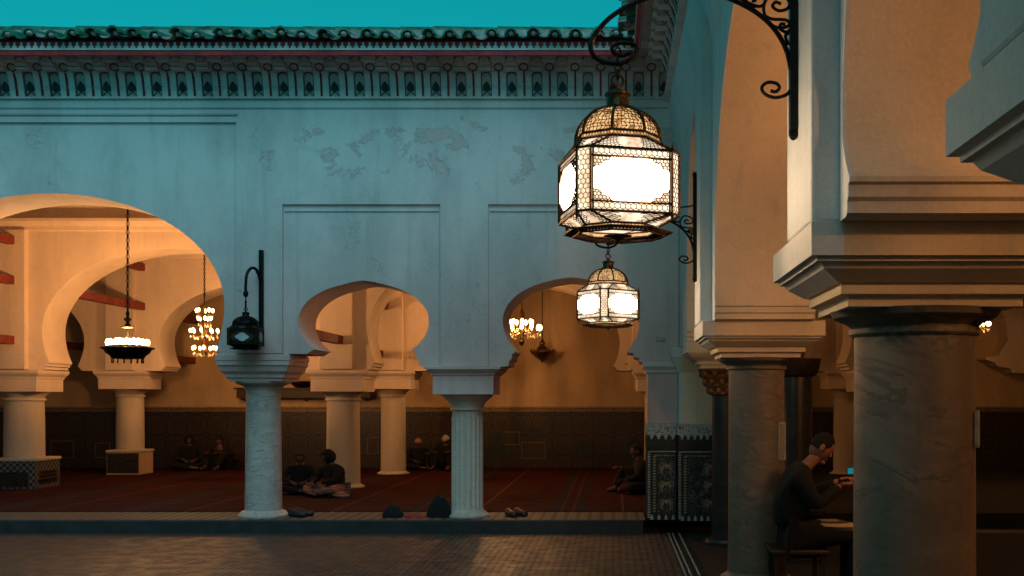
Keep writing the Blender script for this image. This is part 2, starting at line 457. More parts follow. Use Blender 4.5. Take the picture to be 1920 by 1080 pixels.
# end pier with its tiled foot
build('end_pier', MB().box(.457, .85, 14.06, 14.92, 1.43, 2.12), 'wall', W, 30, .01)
build('pier_impost', MB().rectloft((.66, 14.48), .20, .42, [(0, 2.10), (.02, 2.11), (.03, 2.15), (.065, 2.19), (.07, 2.243), (.065, 2.246)]), 'moulding', W, 25)

def tiled_foot(par, x0, x1, y, y1):
    """frieze, merlons, dark band, framed arabesque panel"""
    f = build('tile_frieze', MB().box(x0 - .02, x1, y - .02, y1, 1.30, 1.43), 'script', par)
    e = MB().box(x0 - .02, x1, y - .026, y, 1.405, 1.43).box(x0 - .02, x1, y - .026, y, 1.295, 1.312)
    build('frieze_edge', e, 'white', f)
    d = build('tile_band', MB().box(x0 - .01, x1, y - .012, y1, 1.09, 1.30), 'darktile', par)
    mm = MB(); n = max(3, int((x1 - x0) / .075)); w = (x1 - x0) / n
    for i in range(n):
        a = x0 + i * w
        mm.prism([(a + .008, 1.292), (a + w - .008, 1.292), (a + w * .62, 1.255), (a + w * .66, 1.235), (a + w * .34, 1.235), (a + w * .38, 1.255)], XZ, y - .018, y - .011)
    build('merlon_row', mm, 'white', d)
    p = build('tile_panel', MB().box(x0 - .01, x1, y - .01, y1, .17, 1.088), 'darktile', par)
    mm = MB()
    for i in range(27):
        z = .20 + i * .033
        mm.box(x0 - .004, x0 + .028, y - .016, y - .009, z, z + .018)
    for i in range(n):
        a = x0 + .03 + i * w; mm.prism([(a, .175), (a + .04, .175), (a + .035, .22), (a + .02, .245), (a + .005, .22)], XZ, y - .017, y - .009)
    mm.box(x0 + .0, x1, y - .016, y - .009, 1.066, 1.078)
    build('border_trim', mm, 'white', p)
    mm = MB()
    for i in range(20):
        z = .27 + i * .038
        for q in (0, .018):
            mm.prism([(x0 + .075 + q, z), (x0 + .089 + q, z + .015), (x0 + .075 + q, z + .03), (x0 + .061 + q, z + .015)], XZ, y - .016, y - .009)
    for i in range(int((x1 - x0 - .08) / .038)):
        a = x0 + .09 + i * .038
        mm.prism([(a, 1.02), (a + .015, 1.034), (a + .03, 1.02), (a + .015, 1.006)], XZ, y - .016, y - .009)
    build('border_trim', mm, 'rose', p)
    mm = MB().box(x0 + .13, x1 - .02, y - .013, y - .009, .26, .985)
    build('arabesque_panel', mm, 'zellige', p)
    # vase-like flower motifs stacked in the panel
    mm = MB(); cx = (x0 + .13 + x1 - .02) / 2
    for i in range(3):
        z = .36 + i * .235
        for sg in (-1, 1):
            for k in range(4):
                a0 = .35 + k * .42
                pts = [(cx + sg * (.015 + .085 * t * math.sin(a0 + 1.1 * t)), y - .016, z + .12 * t * math.cos(a0 + 1.1 * t) + .05) for t in [j / 7 for j in range(8)]]
                mm.tube(pts, .0055, 4)
            mm.ball((cx + sg * .05, y - .014, z + .02), .018, .004, .018, 8, 4)
        mm.ball((cx, y - .014, z + .05), .022, .004, .03, 8, 4)
    build('flower_motif', mm, 'rose', p)
tiled_foot(W, .457, .83, 14.05, 14.90)
build('junction_box', MB().box(.57, .69, 14.025, 14.052, 2.53, 2.585), 'mortar', W, bevel=.005)

# ---- carved cornice: one corbel unit, copied along both walls
COVE = [(0, 0), (.008, .06), (.02, .13), (.04, .20), (.065, .265), (.10, .32), (.14, .365), (.19, .41), (.21, .45)]
def cove_o(z):
    for (o0, z0), (o1, z1) in zip(COVE, COVE[1:]):
        if z <= z1: return o0 + (o1 - o0) * max(0, z - z0) / (z1 - z0)
    return COVE[-1][0]
def cove_strip(u0, u1, off, z0=0, z1=.45, n=10):
    rings = []
    for k in range(n + 1):
        z = z0 + (z1 - z0) * k / n; o = cove_o(z)
        rings.append([(u0, -o - off, z), (u1, -o - off, z), (u1, -o + .02, z + .01), (u0, -o + .02, z + .01)])
    return MB().loft(rings)
P0 = .333
def on_cove(pts, off): return [(u, -cove_o(z) - off, z) for u, z in pts]
def corbel_parts(par, loc, rz, first):
    """first = None builds the unit; later calls share its meshes"""
    if first is None:
        c = cove_strip(-.088, .088, .035)
        for z in (.105, .135, .265, .295):
            o = cove_o(z); c.box(-.092, .092, -o - .048, -o, z - .009, z + .009)
        c.box(-.094, .094, -.30, -.15, .395, .45)
        for sg in (-1, 1):
            c.tube(on_cove([(sg * .088, .0 + .30 * t / 8) for t in range(9)], .036), .010, 5)
        b = build('corbel', c, 'cornice', None, 35)
        st_ = build('red_stripe', cove_strip(-.013, .013, .052, .005, .30), 'redline', None, 35)
        rg = MB().tube(on_cove([(.055 * math.cos(a), .345 + .036 * math.sin(a)) for a in [2 * PI * i / 18 for i in range(18)]], .045), .0085, 5, True)
        rg.tube(on_cove([(-.085 + .17 * t / 10, .395 + .045 * math.sin(PI * t / 10)) for t in range(11)], .05), .006, 5)
        r = build('ring', rg, 'niche2', None)
        tf = MB()
        for du, dz in ((-.022, .338), (.022, .338), (0, .362)): tf.ball((du, -cove_o(dz) - .036, dz), .017, .012, .015, 8, 5)
        q = build('trefoil', tf, 'cornice', None)
        hp = [(.167 + x, z) for x, z in ((0, .085), (.030, .075), (.052, .10), (.045, .14), (.02, .175), (0, .20), (-.02, .175), (-.045, .14), (-.052, .10), (-.030, .075))]
        lf = MB().prism(hp, lambda u, w, t: (u, -cove_o(w) - t, w), .004, 0.02)
        for sg in (-1, 1): lf.tube(on_cove([(.167, .09), (.167 + sg * .012, .06), (.167 + sg * .04, .035), (.167 + sg * .06, .012)], .008), .006, 5)
        l = build('leaf', lf, 'darktile', None, 0)
        ol = [(.167 - .066, .008), (.167 - .066, .24)] + [(.167 - .066 * math.cos(a), .24 + .06 * math.sin(a)) for a in [PI * k / 10 for k in range(1, 10)]] + [(.167 + .066, .24), (.167 + .066, .008)]
        no = build('niche_outline', MB().tube(on_cove(ol, .010), .0085, 5), 'niche2', None, 50)
        cp_ = MB().prism([(.167 + .072 * math.cos(a), .355 + .088 * math.sin(a)) for a in [PI * i / 12 for i in range(13)]], XZ, -.29, -.05)
        cp_.box(.093, .241, -.262, -.05, .335, .353).box(.088, .246, -.252, -.05, .308, .325)
        cp_.tube([(.167 + .055 * math.cos(a), -.292, .36 + .062 * math.sin(a)) for a in [PI * k / 10 for k in range(11)]], .006, 4)
        for du in (-.025, .025): cp_.tube([(.167 + du + .016 * math.cos(a), -.292, .382 + .016 * math.sin(a)) for a in [2 * PI * k / 10 for k in range(10)]], .005, 4, True)
        k = build('niche_cap', cp_, 'cornice', None, 35)
        first = (b, st_, r, q, l, no, k); new = first
    else:
        new = []
        for o in first:
            q = bpy.data.objects.new(o.name.split('.')[0], o.data); COL.objects.link(q); new.append(q)
    new[0].parent = par; new[0].location = Vector(loc) - ORIGIN[par]; new[0].rotation_euler = (random.uniform(-.02, .02), random.uniform(-.012, .012), rz)
    for q in new[1:]:
        q.parent = new[0]; q.location = (0, 0, 0)
    ORIGIN[new[0]] = Vector(loc)
    return first
# far wall: cove ground + corbels
def cove_ground(par, f):
    r = MB().loft([[f(o, z) [0] , f(o, z)[1], f(o - .05, z + .05)[1], f(o - .05, z + .05)[0]] for o, z in COVE])
    return build('cornice_cove', r, 'niche', par, 40)
CZ = 5.735
cove_ground(W, lambda o, z: ((-14, 14.05 - o, CZ + z), (.87, 14.05 - o, CZ + z)))
build('cornice_sill', MB().box(-14, .70, 14.0, 14.06, CZ - .025, CZ - .002), 'cornice', W)
first = None; n = 0
x = .50
while x > -9.4:
    first = corbel_parts(W, (x, 14.05, CZ), 0, first); x -= P0
build('cornice_band', MB().box(-14, .50, 13.80, 13.90, CZ + .452, CZ + .55), 'cornice', W)

# ------------------------------------------------------------------ roofs over both wings
def eave(par, f, u0, u1, tiles_from, tiles_to):
    """f(u, out, z) -> world; out = distance in front of the wall plane"""
    def bx(a, b, o0, o1, z0, z1, mb):
        vs = [f(u, o, z) for z in (z0, z1) for u, o in ((a, o0), (b, o0), (b, o1), (a, o1))]
        return mb.add(vs, [(3, 2, 1, 0), (4, 5, 6, 7), (0, 1, 5, 4), (1, 2, 6, 5), (2, 3, 7, 6), (3, 0, 4, 7)])
    build('fascia', bx(u0, u1, .555, .60, 6.10, 6.160, MB()), 'red', par)
    build('rail', bx(u0, u1, .54, .615, 6.160, 6.182, MB()), 'cornice', par)
    build('valance_board', bx(u0, u1, .53, .575, 6.182, 6.285, MB()), 'red', par)
    build('soffit_board', bx(u0, u1 + .95, .15, .53, 6.262, 6.284, MB()), 'cornice', par)
    d = MB(); u = tiles_from
    while u < tiles_to:
        pl = [(u + .018, 6.183), (u + .064, 6.183), (u + .074, 6.20), (u + .068, 6.217), (u + .050, 6.226), (u + .050, 6.238), (u + .058, 6.25), (u + .050, 6.264), (u + .032, 6.264), (u + .024, 6.25), (u + .032, 6.238), (u + .032, 6.226), (u + .014, 6.217), (u + .008, 6.20)]
        d.prism(pl, lambda a, w, t: f(a, t, w), .57, .592); u += .088
    build('scallop_row', d, 'cornice', par, 0)
    build('roof_deck', bx(u0, u1 + (.95 if u1 < 1 else 0), -.30, .60, 6.285, 6.31, MB()), 'wood', par)
    t = MB(); m = MB(); u = tiles_from; i = 0
    bx(u0, u1, -.28, .50, 6.31, 6.35, m)
    while u < tiles_to:
        jz = random.uniform(-.02, .02); ju = random.uniform(-.022, .022)
        rings = []
        for o, zz in ((.80 + random.uniform(-.06, .04), 6.30 + random.uniform(-.012, .012)), (.55, 6.335), (.28, 6.39)):
            rings.append([f(u + ju + .085 * math.cos(a), o, zz + jz + .082 * math.sin(a)) for a in [PI * k / 8 for k in range(9)]] +
                         [f(u + ju + .062 * math.cos(a), o, zz + jz + .058 * math.sin(a)) for a in [PI - PI * k / 8 for k in range(9)]])
        t.loft(rings)
        # pan tile between, dished downward
        v = u + .13
        rings = []
        for o, zz in ((.72 + random.uniform(-.03, .02), 6.325), (.28, 6.43)):
            rings.append([f(v + .08 * math.cos(a), o, zz + jz + .055 * math.sin(a)) for a in [PI + PI * k / 6 for k in range(7)]] +
                         [f(v + .062 * math.cos(a), o, zz + jz + .035 * math.sin(a)) for a in [2 * PI - PI * k / 6 for k in range(7)]])
        (t if i % 3 else m).loft(rings)
        # lump of mortar in the mouth of each cover tile
        c = f(u + ju, .71, 6.325 + jz); m.ball(c, .045, .045, .032, 8, 5)
        u += .262; i += 1
    build('barrel_tile_row', t, 'tile', par, 50)
    bx(u0, u1, -.22, .27, 6.40, 6.53, m)
    build('mortar_bed', m, 'mortar', par, 50)
    r = MB(); u = tiles_from
    while u < tiles_to:
        L = .42; z = .05 + random.uniform(-.008, .008)
        rings = []
        for a_, s_ in ((u, 1.0), (u + L - .012, .90)):
            rings.append([f(a_, .16 + .11 * s_ * math.cos(q), 6.475 + z + .085 * s_ * math.sin(q)) for q in [PI * k / 8 for k in range(9)]])
        r.loft(rings, True)
        u += L
    build('ridge_tile_row', r, 'tile', par, 50)
R1 = thing('tiled_roof', (-4, 14.0, 6.1), 'green glazed barrel tile eave with red fascia running across above the far wall', 'roof', 'green tiled eaves of the courtyard')
eave(R1, lambda u, o, z: (u, 14.05 - o, z), -14, .27, -12, .18)
R2 = thing('tiled_roof', (.87, 8, 6.1), 'dark tiled eave edge running overhead along the right wing towards the camera', 'roof', 'green tiled eaves of the courtyard')
eave(R2, lambda u, o, z: (.87 - o, u, z - .003), 2.0, 13.45, 5.0, 13.3)

# ------------------------------------------------------------------ right arcade wall
G = thing('arcade_wall', (1.3, 6, 0), 'right hand arcade wall with tall horseshoe arches running from the far corner towards the camera', 'arcade wall')
ZR = 2.436
rops = [opening(3.27, .78, 2.80, 1.05, 2.575, .66, ZR, ZR, .06, .06),
        opening(7.14, 2.0, 2.95, 1.74, 2.575, 1.975, ZR, ZR, .05, .05),
        opening(11.36, 1.32, 2.98, 1.86, 2.575, 1.22, ZR, ZR, .08, .08)]
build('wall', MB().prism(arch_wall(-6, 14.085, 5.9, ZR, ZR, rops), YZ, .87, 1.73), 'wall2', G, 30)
build('sky_blocker', MB().box(.9, 1.7, -6, 1.35, 0, ZR + .02), 'wall2', G, 0)  # unseen solid base, added to keep low sky light out of the gallery
build('frieze', MB().prism([(.90, 4.90), (.866, 4.90), (.84, 5.05), (.735, 5.50), (.735, 6.0), (.90, 6.0)], lambda u, w, t: (u, t, w), -5, 14.045), 'wall2', G, 60)
for y in (1.95, 4.40, 9.69):
    build('pilaster', MB().box(.76, .90, y - .30, y + .27, ZR + .001, 5.16), 'wall2', G, 0, .012)
build('end_pier', MB().box(.853, 1.73, 13.93, 14.9, 1.43, ZR - .01), 'wall2', G, 0, .01)
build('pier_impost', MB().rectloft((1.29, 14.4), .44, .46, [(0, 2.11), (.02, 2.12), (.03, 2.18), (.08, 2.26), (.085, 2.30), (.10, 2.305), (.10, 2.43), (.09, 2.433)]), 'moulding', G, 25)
tiled_foot(G, .853, 1.60, 13.92, 14.85)
cove_ground(G, lambda o, z: ((.735 - o, -2, CZ + z), (.735 - o, 14.05, CZ + z)))
build('cornice_sill', MB().box(.66, .74, -2, 14.04, CZ - .045, CZ - .002), 'cornice', G)
build('cornice_band', MB().box(.485, .585, -2, 13.84, CZ + .452, CZ + .55), 'cornice', G)
y = 13.50
while y > 6.5:
    corbel_parts(G, (.735, y, CZ), -PI / 2, first); y -= P0
# plain ledge moulding at the springing of each arch (front and back)
def ledge(yc):
    build('springing_ledge', MB().rectloft((1.30, yc), .432, .40 if yc < 8 else .40, [(0, 2.50), (.012, 2.505), (.012, 2.535), (0, 2.54)]), 'moulding', G, 0)

# ------------------------------------------------------------------ columns
def column(name, x, y, prof, m, label, group, impost=None, flute=0, fz=None, plinth=None, cap=None, base=None, seg=40, capm=None, pm='check'):
    t = thing(name, (x, y, 0), label, 'column', group)
    build('shaft', MB().lathe(prof, (x, y, 0), seg, flute, fz), m, t, 45)
    if base: build('base', MB().lathe(base, (x, y, 0), 40), m, t, 40)
    if cap: build('capital', MB().lathe(cap, (x, y, 0), 40), capm or m, t, 35)
    if plinth:
        z0, z1, h = plinth
        p = build('plinth', MB().box(x - h, x + h, y - h, y + h, z0, z1 - .05), pm, t)
        q = MB()
        for sy in (-1,):
            e = .72 if pm == 'check' else .97; zt = z1 - (.24 if pm == 'check' else .07)  # plain plinth: dark panel spread over the front to paint its shade
            q.box(x - h * e, x + h * e, y - h - .006, y - h + .01, z0 + .03, zt)
            if pm == 'check': q.box(x + h - .01, x + h + .006, y - h * .72, y + h * .72, z0 + .06, zt)
        build('tile_panel', q, 'dado', p)
        build('plinth_cap', MB().box(x - h - .02, x + h + .02, y - h - .02, y + h + .02, z1 - .05, z1), 'cream', t, bevel=.008)
    if impost:
        hx, hy, pr = impost
        build('impost', MB().rectloft((x, y), hx, hy, pr), 'moulding' if y < 14.3 else ('wall' if y < 15 else 'hall'), t, 22)
    return t
FG = 'columns of the far courtyard arcade'; RG = 'marble columns of the right arcade'; HG = 'columns inside the prayer hall'
impL = [(-.13, 2.0), (-.125, 2.03), (-.10, 2.05), (-.095, 2.09), (-.05, 2.13), (-.03, 2.2), (-.01, 2.21), (-.01, 2.27), (0, 2.275), (0, 2.345), (-.03, 2.358)]
def impost_facade(x): return (.49, .46, impL)
c1 = column('marble_column', -4.755, 14.5, [(.245, .26), (.24, .6), (.235, 1.2), (.225, 1.86), (.24, 1.90), (.255, 1.93)], 'marble',
            'grey veined marble column on the far step, below the unlit black wall lantern', FG,
            (.49, .46, impL), base=[(.33, .175), (.33, .20), (.31, .215), (.30, .235), (.275, .25), (.25, .262)],
            cap=[(.25, 1.93), (.30, 1.955), (.36, 1.975), (.37, 2.0)])
dup(c1, (-10.15, 14.5, 0), 0, 'grey veined marble column at the left end of the big far arch', FG)
column('fluted_column', -1.985, 14.5, [(.218, .27), (.215, .29), (.214, 1.50), (.20, 1.58), (.205, 1.60)], 'pale',
       'pale fluted stone column on the far step between the two small arches', FG,
       (.40, .42, [(0, 1.825), (0, 2.075), (.02, 2.08), (.025, 2.10), (.07, 2.135), (.075, 2.15), (.10, 2.155), (.10, 2.185), (.07, 2.191)]), 20, (.28, 1.51),
       base=[(.30, .175), (.30, .20), (.27, .215), (.26, .235), (.23, .25), (.22, .272)],
       cap=[(.205, 1.60), (.235, 1.615), (.235, 1.635), (.225, 1.64), (.23, 1.68), (.27, 1.74), (.345, 1.80), (.35, 1.826)], seg=160)
IR = [(-.18, 2.125), (-.18, 2.165), (-.145, 2.172), (-.145, 2.215), (-.125, 2.218), (-.10, 2.235), (-.06, 2.262), (-.045, 2.285), (-.025, 2.287), (-.025, 2.302), (0, 2.306), (0, 2.434), (-.005, 2.436)]
CR = [(.262, 2.02), (.272, 2.03), (.272, 2.05), (.262, 2.06), (.285, 2.075), (.34, 2.10), (.355, 2.127)]
SH = [(.262, .20), (.256, .6), (.253, 1.4), (.25, 1.96), (.252, 2.02)]
BR = [(.36, 0), (.36, .09), (.33, .10), (.345, .13), (.33, .155), (.30, .165), (.28, .18), (.265, .202)]
cn = column('marble_column', 1.29, 4.58, SH, 'brown', 'thick brown veined marble column nearest the camera at the right, under a deep stepped impost', RG, (.53, .49, IR), cap=CR, base=BR, seg=64)
dup(cn, (1.30, 9.69, 0), 0, 'brown marble column in the middle of the right arcade, with a paper notice on it', RG)
dup(cn, (1.29, 1.95, 0), 0, 'marble column at the upper right edge whose impost alone shows', RG)
cd = column('dark_column', 1.36, 12.95, [(.17, .09), (.165, .6), (.16, 1.80)], 'black', 'slim black marble column with carved gilded capital by the tiled corner pier', RG,
            (.50, .42, [(q[0], q[1]) for q in IR[:-2]] + [(0, 2.43), (-.005, 2.434)]), base=[(.28, 0), (.28, .03), (.25, .04), (.24, .07), (.19, .08), (.175, .092)],
            cap=[(.16, 1.80), (.20, 1.82), (.19, 1.85), (.25, 1.92), (.235, 1.95), (.30, 2.03), (.27, 2.06), (.33, 2.10), (.34, 2.126)], capm='gilt')
lv = MB()
for k in range(12):
    a = 2 * PI * k / 12
    for z, r in ((1.84, .20), (1.94, .25), (2.04, .29)):
        a2 = a + (.26 if z == 1.94 else 0)
        lv.ball((1.36 + r * math.cos(a2), 12.95 + r * math.sin(a2), z + .03), .035, .035, .055, 6, 5)
build('carved_leaves', lv, 'gilt', [c for c in cd.children if c.name.startswith('capital')][0])
column('dark_column', 2.02, 11.7, [(.17, .09), (.165, .6), (.16, 2.0)], 'black', 'black column standing in deep shadow just right of the middle marble column', HG,
       base=[(.28, 0), (.28, .03), (.25, .04), (.24, .07), (.19, .08), (.175, .092)], cap=[(.16, 2.0), (.2, 2.02), (.24, 2.1), (.26, 2.2)], capm='wood')

def impH(zb, h=.13): return [(0, zb - .38), (0, zb - .16), (.015, zb - .155), (.02, zb - .12), (.06, zb - .075), (.065, zb - .06), (.075, zb - .055), (.075, zb - .003)]
def hall_col(x, y, r, zb, label, m='cream', plinth=None, pm='check'):
    zs = zb - .38
    z0 = plinth[1] if plinth else .24
    return column('hall_column', x, y, [(r, z0), (r * .985, z0 + .6), (r * .96, zs - .17)], m, label, HG, (.46, .46, impH(zb)), plinth=plinth, pm=pm,
                  base=None if plinth else [(r * 1.28, .185), (r * 1.28, .205), (r * 1.12, .22), (r * 1.03, .245)],
                  cap=[(r * .96, zs - .17), (r * 1.06, zs - .16), (r * 1.06, zs - .13), (r * .97, zs - .12), (r * 1.02, zs - .08), (r * 1.25, zs - .02), (r * 1.32, zs + .001)])
AX = (-16.3, -10.6, -4.86, .88, 4.75, 10.3); BX = (-15.9, -10.28, -4.68, .92, 4.95, 10.3)
hall_col(AX[1], 19.2, .335, 2.28, 'stout cream column on a black and white checkered plinth at the left edge', plinth=(.185, .72, .42))
hall_col(AX[2], 19.2, .30, 2.28, 'cream column behind the two people seated on the carpet, seen through the first small arch')
hall_col(AX[3], 19.2, .30, 2.28, 'cream hall column hidden mostly behind the tiled corner pier')
hall_col(AX[4], 19.2, .30, 2.28, 'cream hall column glimpsed behind the nearest marble column')
hall_col(BX[1], 22.7, .285, 2.36, 'cream column on a square plinth below the blazing iron chandelier', plinth=(.185, .70, .34), pm='backwall')
hall_col(BX[2], 22.7, .265, 2.36, 'brightly lit amber column deep in the hall, right of the seated people')
hall_col(BX[3], 22.7, .265, 2.36, 'deep hall column whose impost shows left of the tiled corner pier')
hall_col(BX[4], 22.7, .265, 2.36, 'deep hall column in the right wing, behind the seated man')

# ------------------------------------------------------------------ hall arcades, back wall
def hall_arcade(xs, y0, y1, zb, par_label, fr, bb, zc, zs, nn):
    t = thing('hall_arcade_wall', ((xs[1] + xs[2]) / 2, (y0 + y1) / 2, 0), par_label, 'arcade wall', 'plastered arcade walls inside the hall')
    ops = []
    for a, b in zip(xs[:-1], xs[1:]):
        h = (b - a) / 2; big = h > 2.4
        ops.append(opening((a + b) / 2, h - fr, zc, bb if big else bb * .66, zs, h - fr - nn, zb, zb, .12, .12))
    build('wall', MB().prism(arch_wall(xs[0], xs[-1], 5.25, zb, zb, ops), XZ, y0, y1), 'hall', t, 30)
    for x in xs[1:-1]:
        build('pilaster', MB().box(x - .29, x + .29, y0 - .12, y0 + .02, zb + .01, 4.74), 'hall', t, 0, .01)
    mo = MB().loft([[(xs[0], y0 + .01, z), (xs[-1], y0 + .01, z), (xs[-1], y0 - o, z), (xs[0], y0 - o, z)] for o, z in ((.02, 4.72), (.05, 4.74), (.06, 4.80), (.12, 4.86), (.16, 4.88), (.16, 4.93), (.01, 4.94))])
    build('wall_moulding', mo, 'hall', t, 20)
    return t
hall_arcade(AX, 18.8, 19.6, 2.28, 'orange lit plaster wall of wide horseshoe arches, first row inside the hall', .53, 1.46, 2.97, 2.42, .13)
hall_arcade(BX, 22.3, 23.1, 2.36, 'orange lit plaster wall of horseshoe arches, second row deep in the hall', .78, 1.20, 2.98, 2.46, .14)
BW = thing('back_wall', (-3, 24.7, 0), 'ochre back wall of the prayer hall with dark mosaic dado', 'wall')
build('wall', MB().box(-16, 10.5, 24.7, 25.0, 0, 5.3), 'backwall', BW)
dd = build('dado', MB().box(-16, 10.5, 24.66, 24.71, .16, 1.50), 'dado', BW)
build('dado_frieze', MB().box(-16, 10.5, 24.645, 24.71, 1.50, 1.575), 'dadoband', BW)
sc = MB().box(-16, 10.5, 24.62, 24.71, 1.575, 1.60); sc.box(-16, 10.5, 24.63, 24.71, 1.49, 1.503)
build('dado_rail', sc, 'rose', BW)
for (a, b, c, d, q) in ((919, 945, 833, 811, 0), (946, 973, 833, 811, 1), (988, 1015, 825, 803, 0), (979, 1021, 858, 830, 1), (1072, 1110, 857, 833, 0), (1152, 1196, 860, 828, 0), (908, 955, 859, 836, 0), (97, 137, 857, 828, 1), (180, 205, 857, 832, 1), (690, 708, 850, 822, 1)):
    s_ = 2000 / 24.64
    x0, x1, z0, z1 = (a - 1150) / s_, (b - 1150) / s_, 1.75 - (c - 750) / s_, 1.75 - (d - 750) / s_
    f = build('inset_panel', MB().box(x0, x1, 24.635, 24.67, z0, z1), 'darktile' if q == 0 else 'wood', dd)
    e = MB()
    for (p0, p1, r0, r1) in ((x0 - .02, x1 + .02, z1, z1 + .02), (x0 - .02, x1 + .02, z0 - .02, z0), (x0 - .02, x0, z0, z1), (x1, x1 + .02, z0, z1)):
        e.box(p0, p1, 24.63, 24.67, r0, r1)
    build('panel_frame', e, 'wood' if q == 0 else 'dadoband', f)
# stepped corbel carrying an arch stub on the back wall at the far right
cb = MB().prism([(8.62, 3.95), (8.86, 3.6), (8.92, 3.1), (8.74, 2.82), (8.74, 2.76), (8.42, 2.72), (8.42, 2.66), (8.62, 2.60), (8.66, 2.52), (8.98, 2.46), (9.0, 2.36), (9.7, 2.36), (9.7, 3.95)], XZ, 24.1, 24.71)
build('wall_corbel', cb, 'hall', BW, 25)
for nm, mbx, lb in (('side_wall', MB().box(-16.3, -16, 14.1, 25, 0, 5.4), 'plain plaster wall closing the hall on the left'),
                    ('side_wall', MB().box(10.5, 10.8, -6, 25, 0, 5.4), 'plain plaster wall closing the gallery on the right'),
                    ('side_wall', MB().box(1.2, 10.5, -6.3, -6, 0, 5.4), 'plain plaster wall closing the gallery behind the camera')):
    o = build(nm, mbx, 'hall'); props(o, lb, 'wall')

# ------------------------------------------------------------------ tie beams
def beam(x, y0, y1, z, label, h=.075, w=.07):
    o = build('tie_beam', MB().box(x - w, x + w, y0, y1, z - h, z + h), 'beam', base=(x, (y0 + y1) / 2, z), bevel=.008)
    props(o, label, 'beam', 'red painted tie beams between the hall arches')
k = 0
colnames = {-10.0: 'left', -4.8: 'middle'}
for x in (-10.56, -4.8):
    w = 'over the checkered plinth column' if x < -8 else 'above the column behind the seated people'
    beam(x, 14.93, 18.69, 2.80, f'lowest red brown tie beam reaching the pier {w}')
    beam(x, 14.93, 18.69, 3.85, f'second red brown tie beam reaching the pier {w}')
    if x < -8: beam(x, 14.93, 18.69, 4.55, 'topmost red brown tie beam at the left edge under the ceiling')
beam(-9.86, 19.59, 22.31, 3.70, 'bright red tie beam sloping towards the chandelier chain, behind the first hall arch')
beam(-9.86, 19.59, 22.31, 4.52, 'short stretch of red tie beam high behind the chandelier chain')
beam(-4.75, 19.59, 22.19, 3.70, 'red tie beam end high inside the first small arch')
beam(-4.85, 19.59, 22.19, 2.70, 'brown tie beam meeting the amber column pier, inside the first small arch')
beam(-12.0, 23.09, 24.71, 2.95, 'red tie beam left of the iron chandelier near the back wall')
beam(-9.74, 23.09, 24.71, 2.66, 'dark red tie beam low on the back wall right of the iron chandelier')
beam(-9.48, 23.09, 24.71, 3.55, 'dark red tie beam high on the back wall right of the chandelier chain')
o = build('tie_beam', MB().box(7.0, 10.5, 19.92, 20.08, 3.48, 3.66), 'beam', base=(8.7, 20, 3.57), bevel=.01)
props(o, 'bright red tie beam at the right edge beside the nearest column capital', 'beam', 'red painted tie beams between the hall arches')

# shelf and bowl on the back wall
sh = thing('wall_shelf', (-7.1, 24.5, 1.78), 'long dark wooden shelf fixed to the back wall above the dado', 'shelf')
build('front_board', MB().box(-8.62, -5.55, 24.40, 24.44, 1.79, 2.0), 'wood', sh, bevel=.006)
build('top_board', MB().box(-8.68, -5.5, 24.36, 24.69, 2.0, 2.03), 'wood', sh, bevel=.006)
for x in (-8.5, -7.1, -5.7): build('bracket', MB().prism([(24.44, 1.80), (24.69, 1.72), (24.69, 1.99), (24.44, 1.99)], YZ, x - .03, x + .03), 'wood', sh)
bw = build('bowl', MB().lathe([(.10, 0), (.16, .01), (.26, .09), (.28, .15), (.26, .15), (.15, .04)], (-7.15, 24.52, 2.03), 24), 'bronze', base=(-7.15, 24.52, 2.03))
props(bw, 'dark round bowl standing on the wooden wall shelf', 'bowl')

# ------------------------------------------------------------------ iron wall brackets
def spiral(cx, cz, r0, r1, a0, turns, n=28):
    return [(cx + (r0 + (r1 - r0) * t) * math.cos(a0 + turns * 2 * PI * t), 0, cz + (r0 + (r1 - r0) * t) * math.sin(a0 + turns * 2 * PI * t)) for t in [i / n for i in range(n + 1)]]
def T(pts, o): return [(p[0] + o[0], p[1] + o[1], p[2] + o[2]) for p in pts]
def smooth_path(pts, n=8):
    out = []; P = [Vector(p) for p in pts]
    for i in range(len(P) - 1):
        a, b, c, d = P[max(i - 1, 0)], P[i], P[i + 1], P[min(i + 2, len(P) - 1)]
        for k in range(n):
            t = k / n
            out.append(.5 * ((2 * b) + (c - a) * t + (2 * a - 5 * b + 4 * c - d) * t * t + (3 * b - a - 3 * c + d) * t ** 3))
    out.append(P[-1]); return [tuple(p) for p in out]
# local frame: x = 0 is the pier face, arm reaches to -x; the lantern hangs at x = -.735
BY = 4.40; S = 454.5
def bp(px, py): return ((px - 1490) / S, 0, 1.75 + (750 - py) / S)
br = thing('wall_bracket', (.745, BY, 2.84), 'black wrought iron scroll bracket arching from the nearest pier to the large lantern', 'bracket', 'wrought iron lantern brackets')
o3 = (.745, BY, 0)
bar = MB().box(.727, .758, BY - .022, BY + .022, 2.86, 3.78); bar.ball((.742, BY, 2.85), .02, .02, .03, 8, 5); bar.ball((.742, BY, 3.80), .02, .02, .03, 8, 5)
build('bar', bar, 'iron', br)
arcp = [bp(*q) for q in ((1490, 200), (1486, 140), (1472, 85), (1440, 40), (1392, 8), (1330, -14), (1260, -14), (1200, 2), (1152, 28), (1122, 58), (1109, 85), (1116, 106), (1135, 116), (1158, 119), (1178, 114), (1192, 102), (1196, 90))]
build('arm', MB().tube(T(smooth_path(arcp), o3), .0105, 8), 'iron', br)
inner = [bp(*q) for q in ((1192, 103), (1196, 92), (1188, 83), (1166, 80), (1150, 88), (1152, 99), (1168, 104), (1184, 98))]
build('scroll', MB().tube(T(smooth_path(inner), o3), .009, 8), 'iron', br)
def scr(pts, r=.007): build('scroll', MB().tube(T(smooth_path([bp(*q) for q in pts], 6), o3), r, 6), 'iron', br)
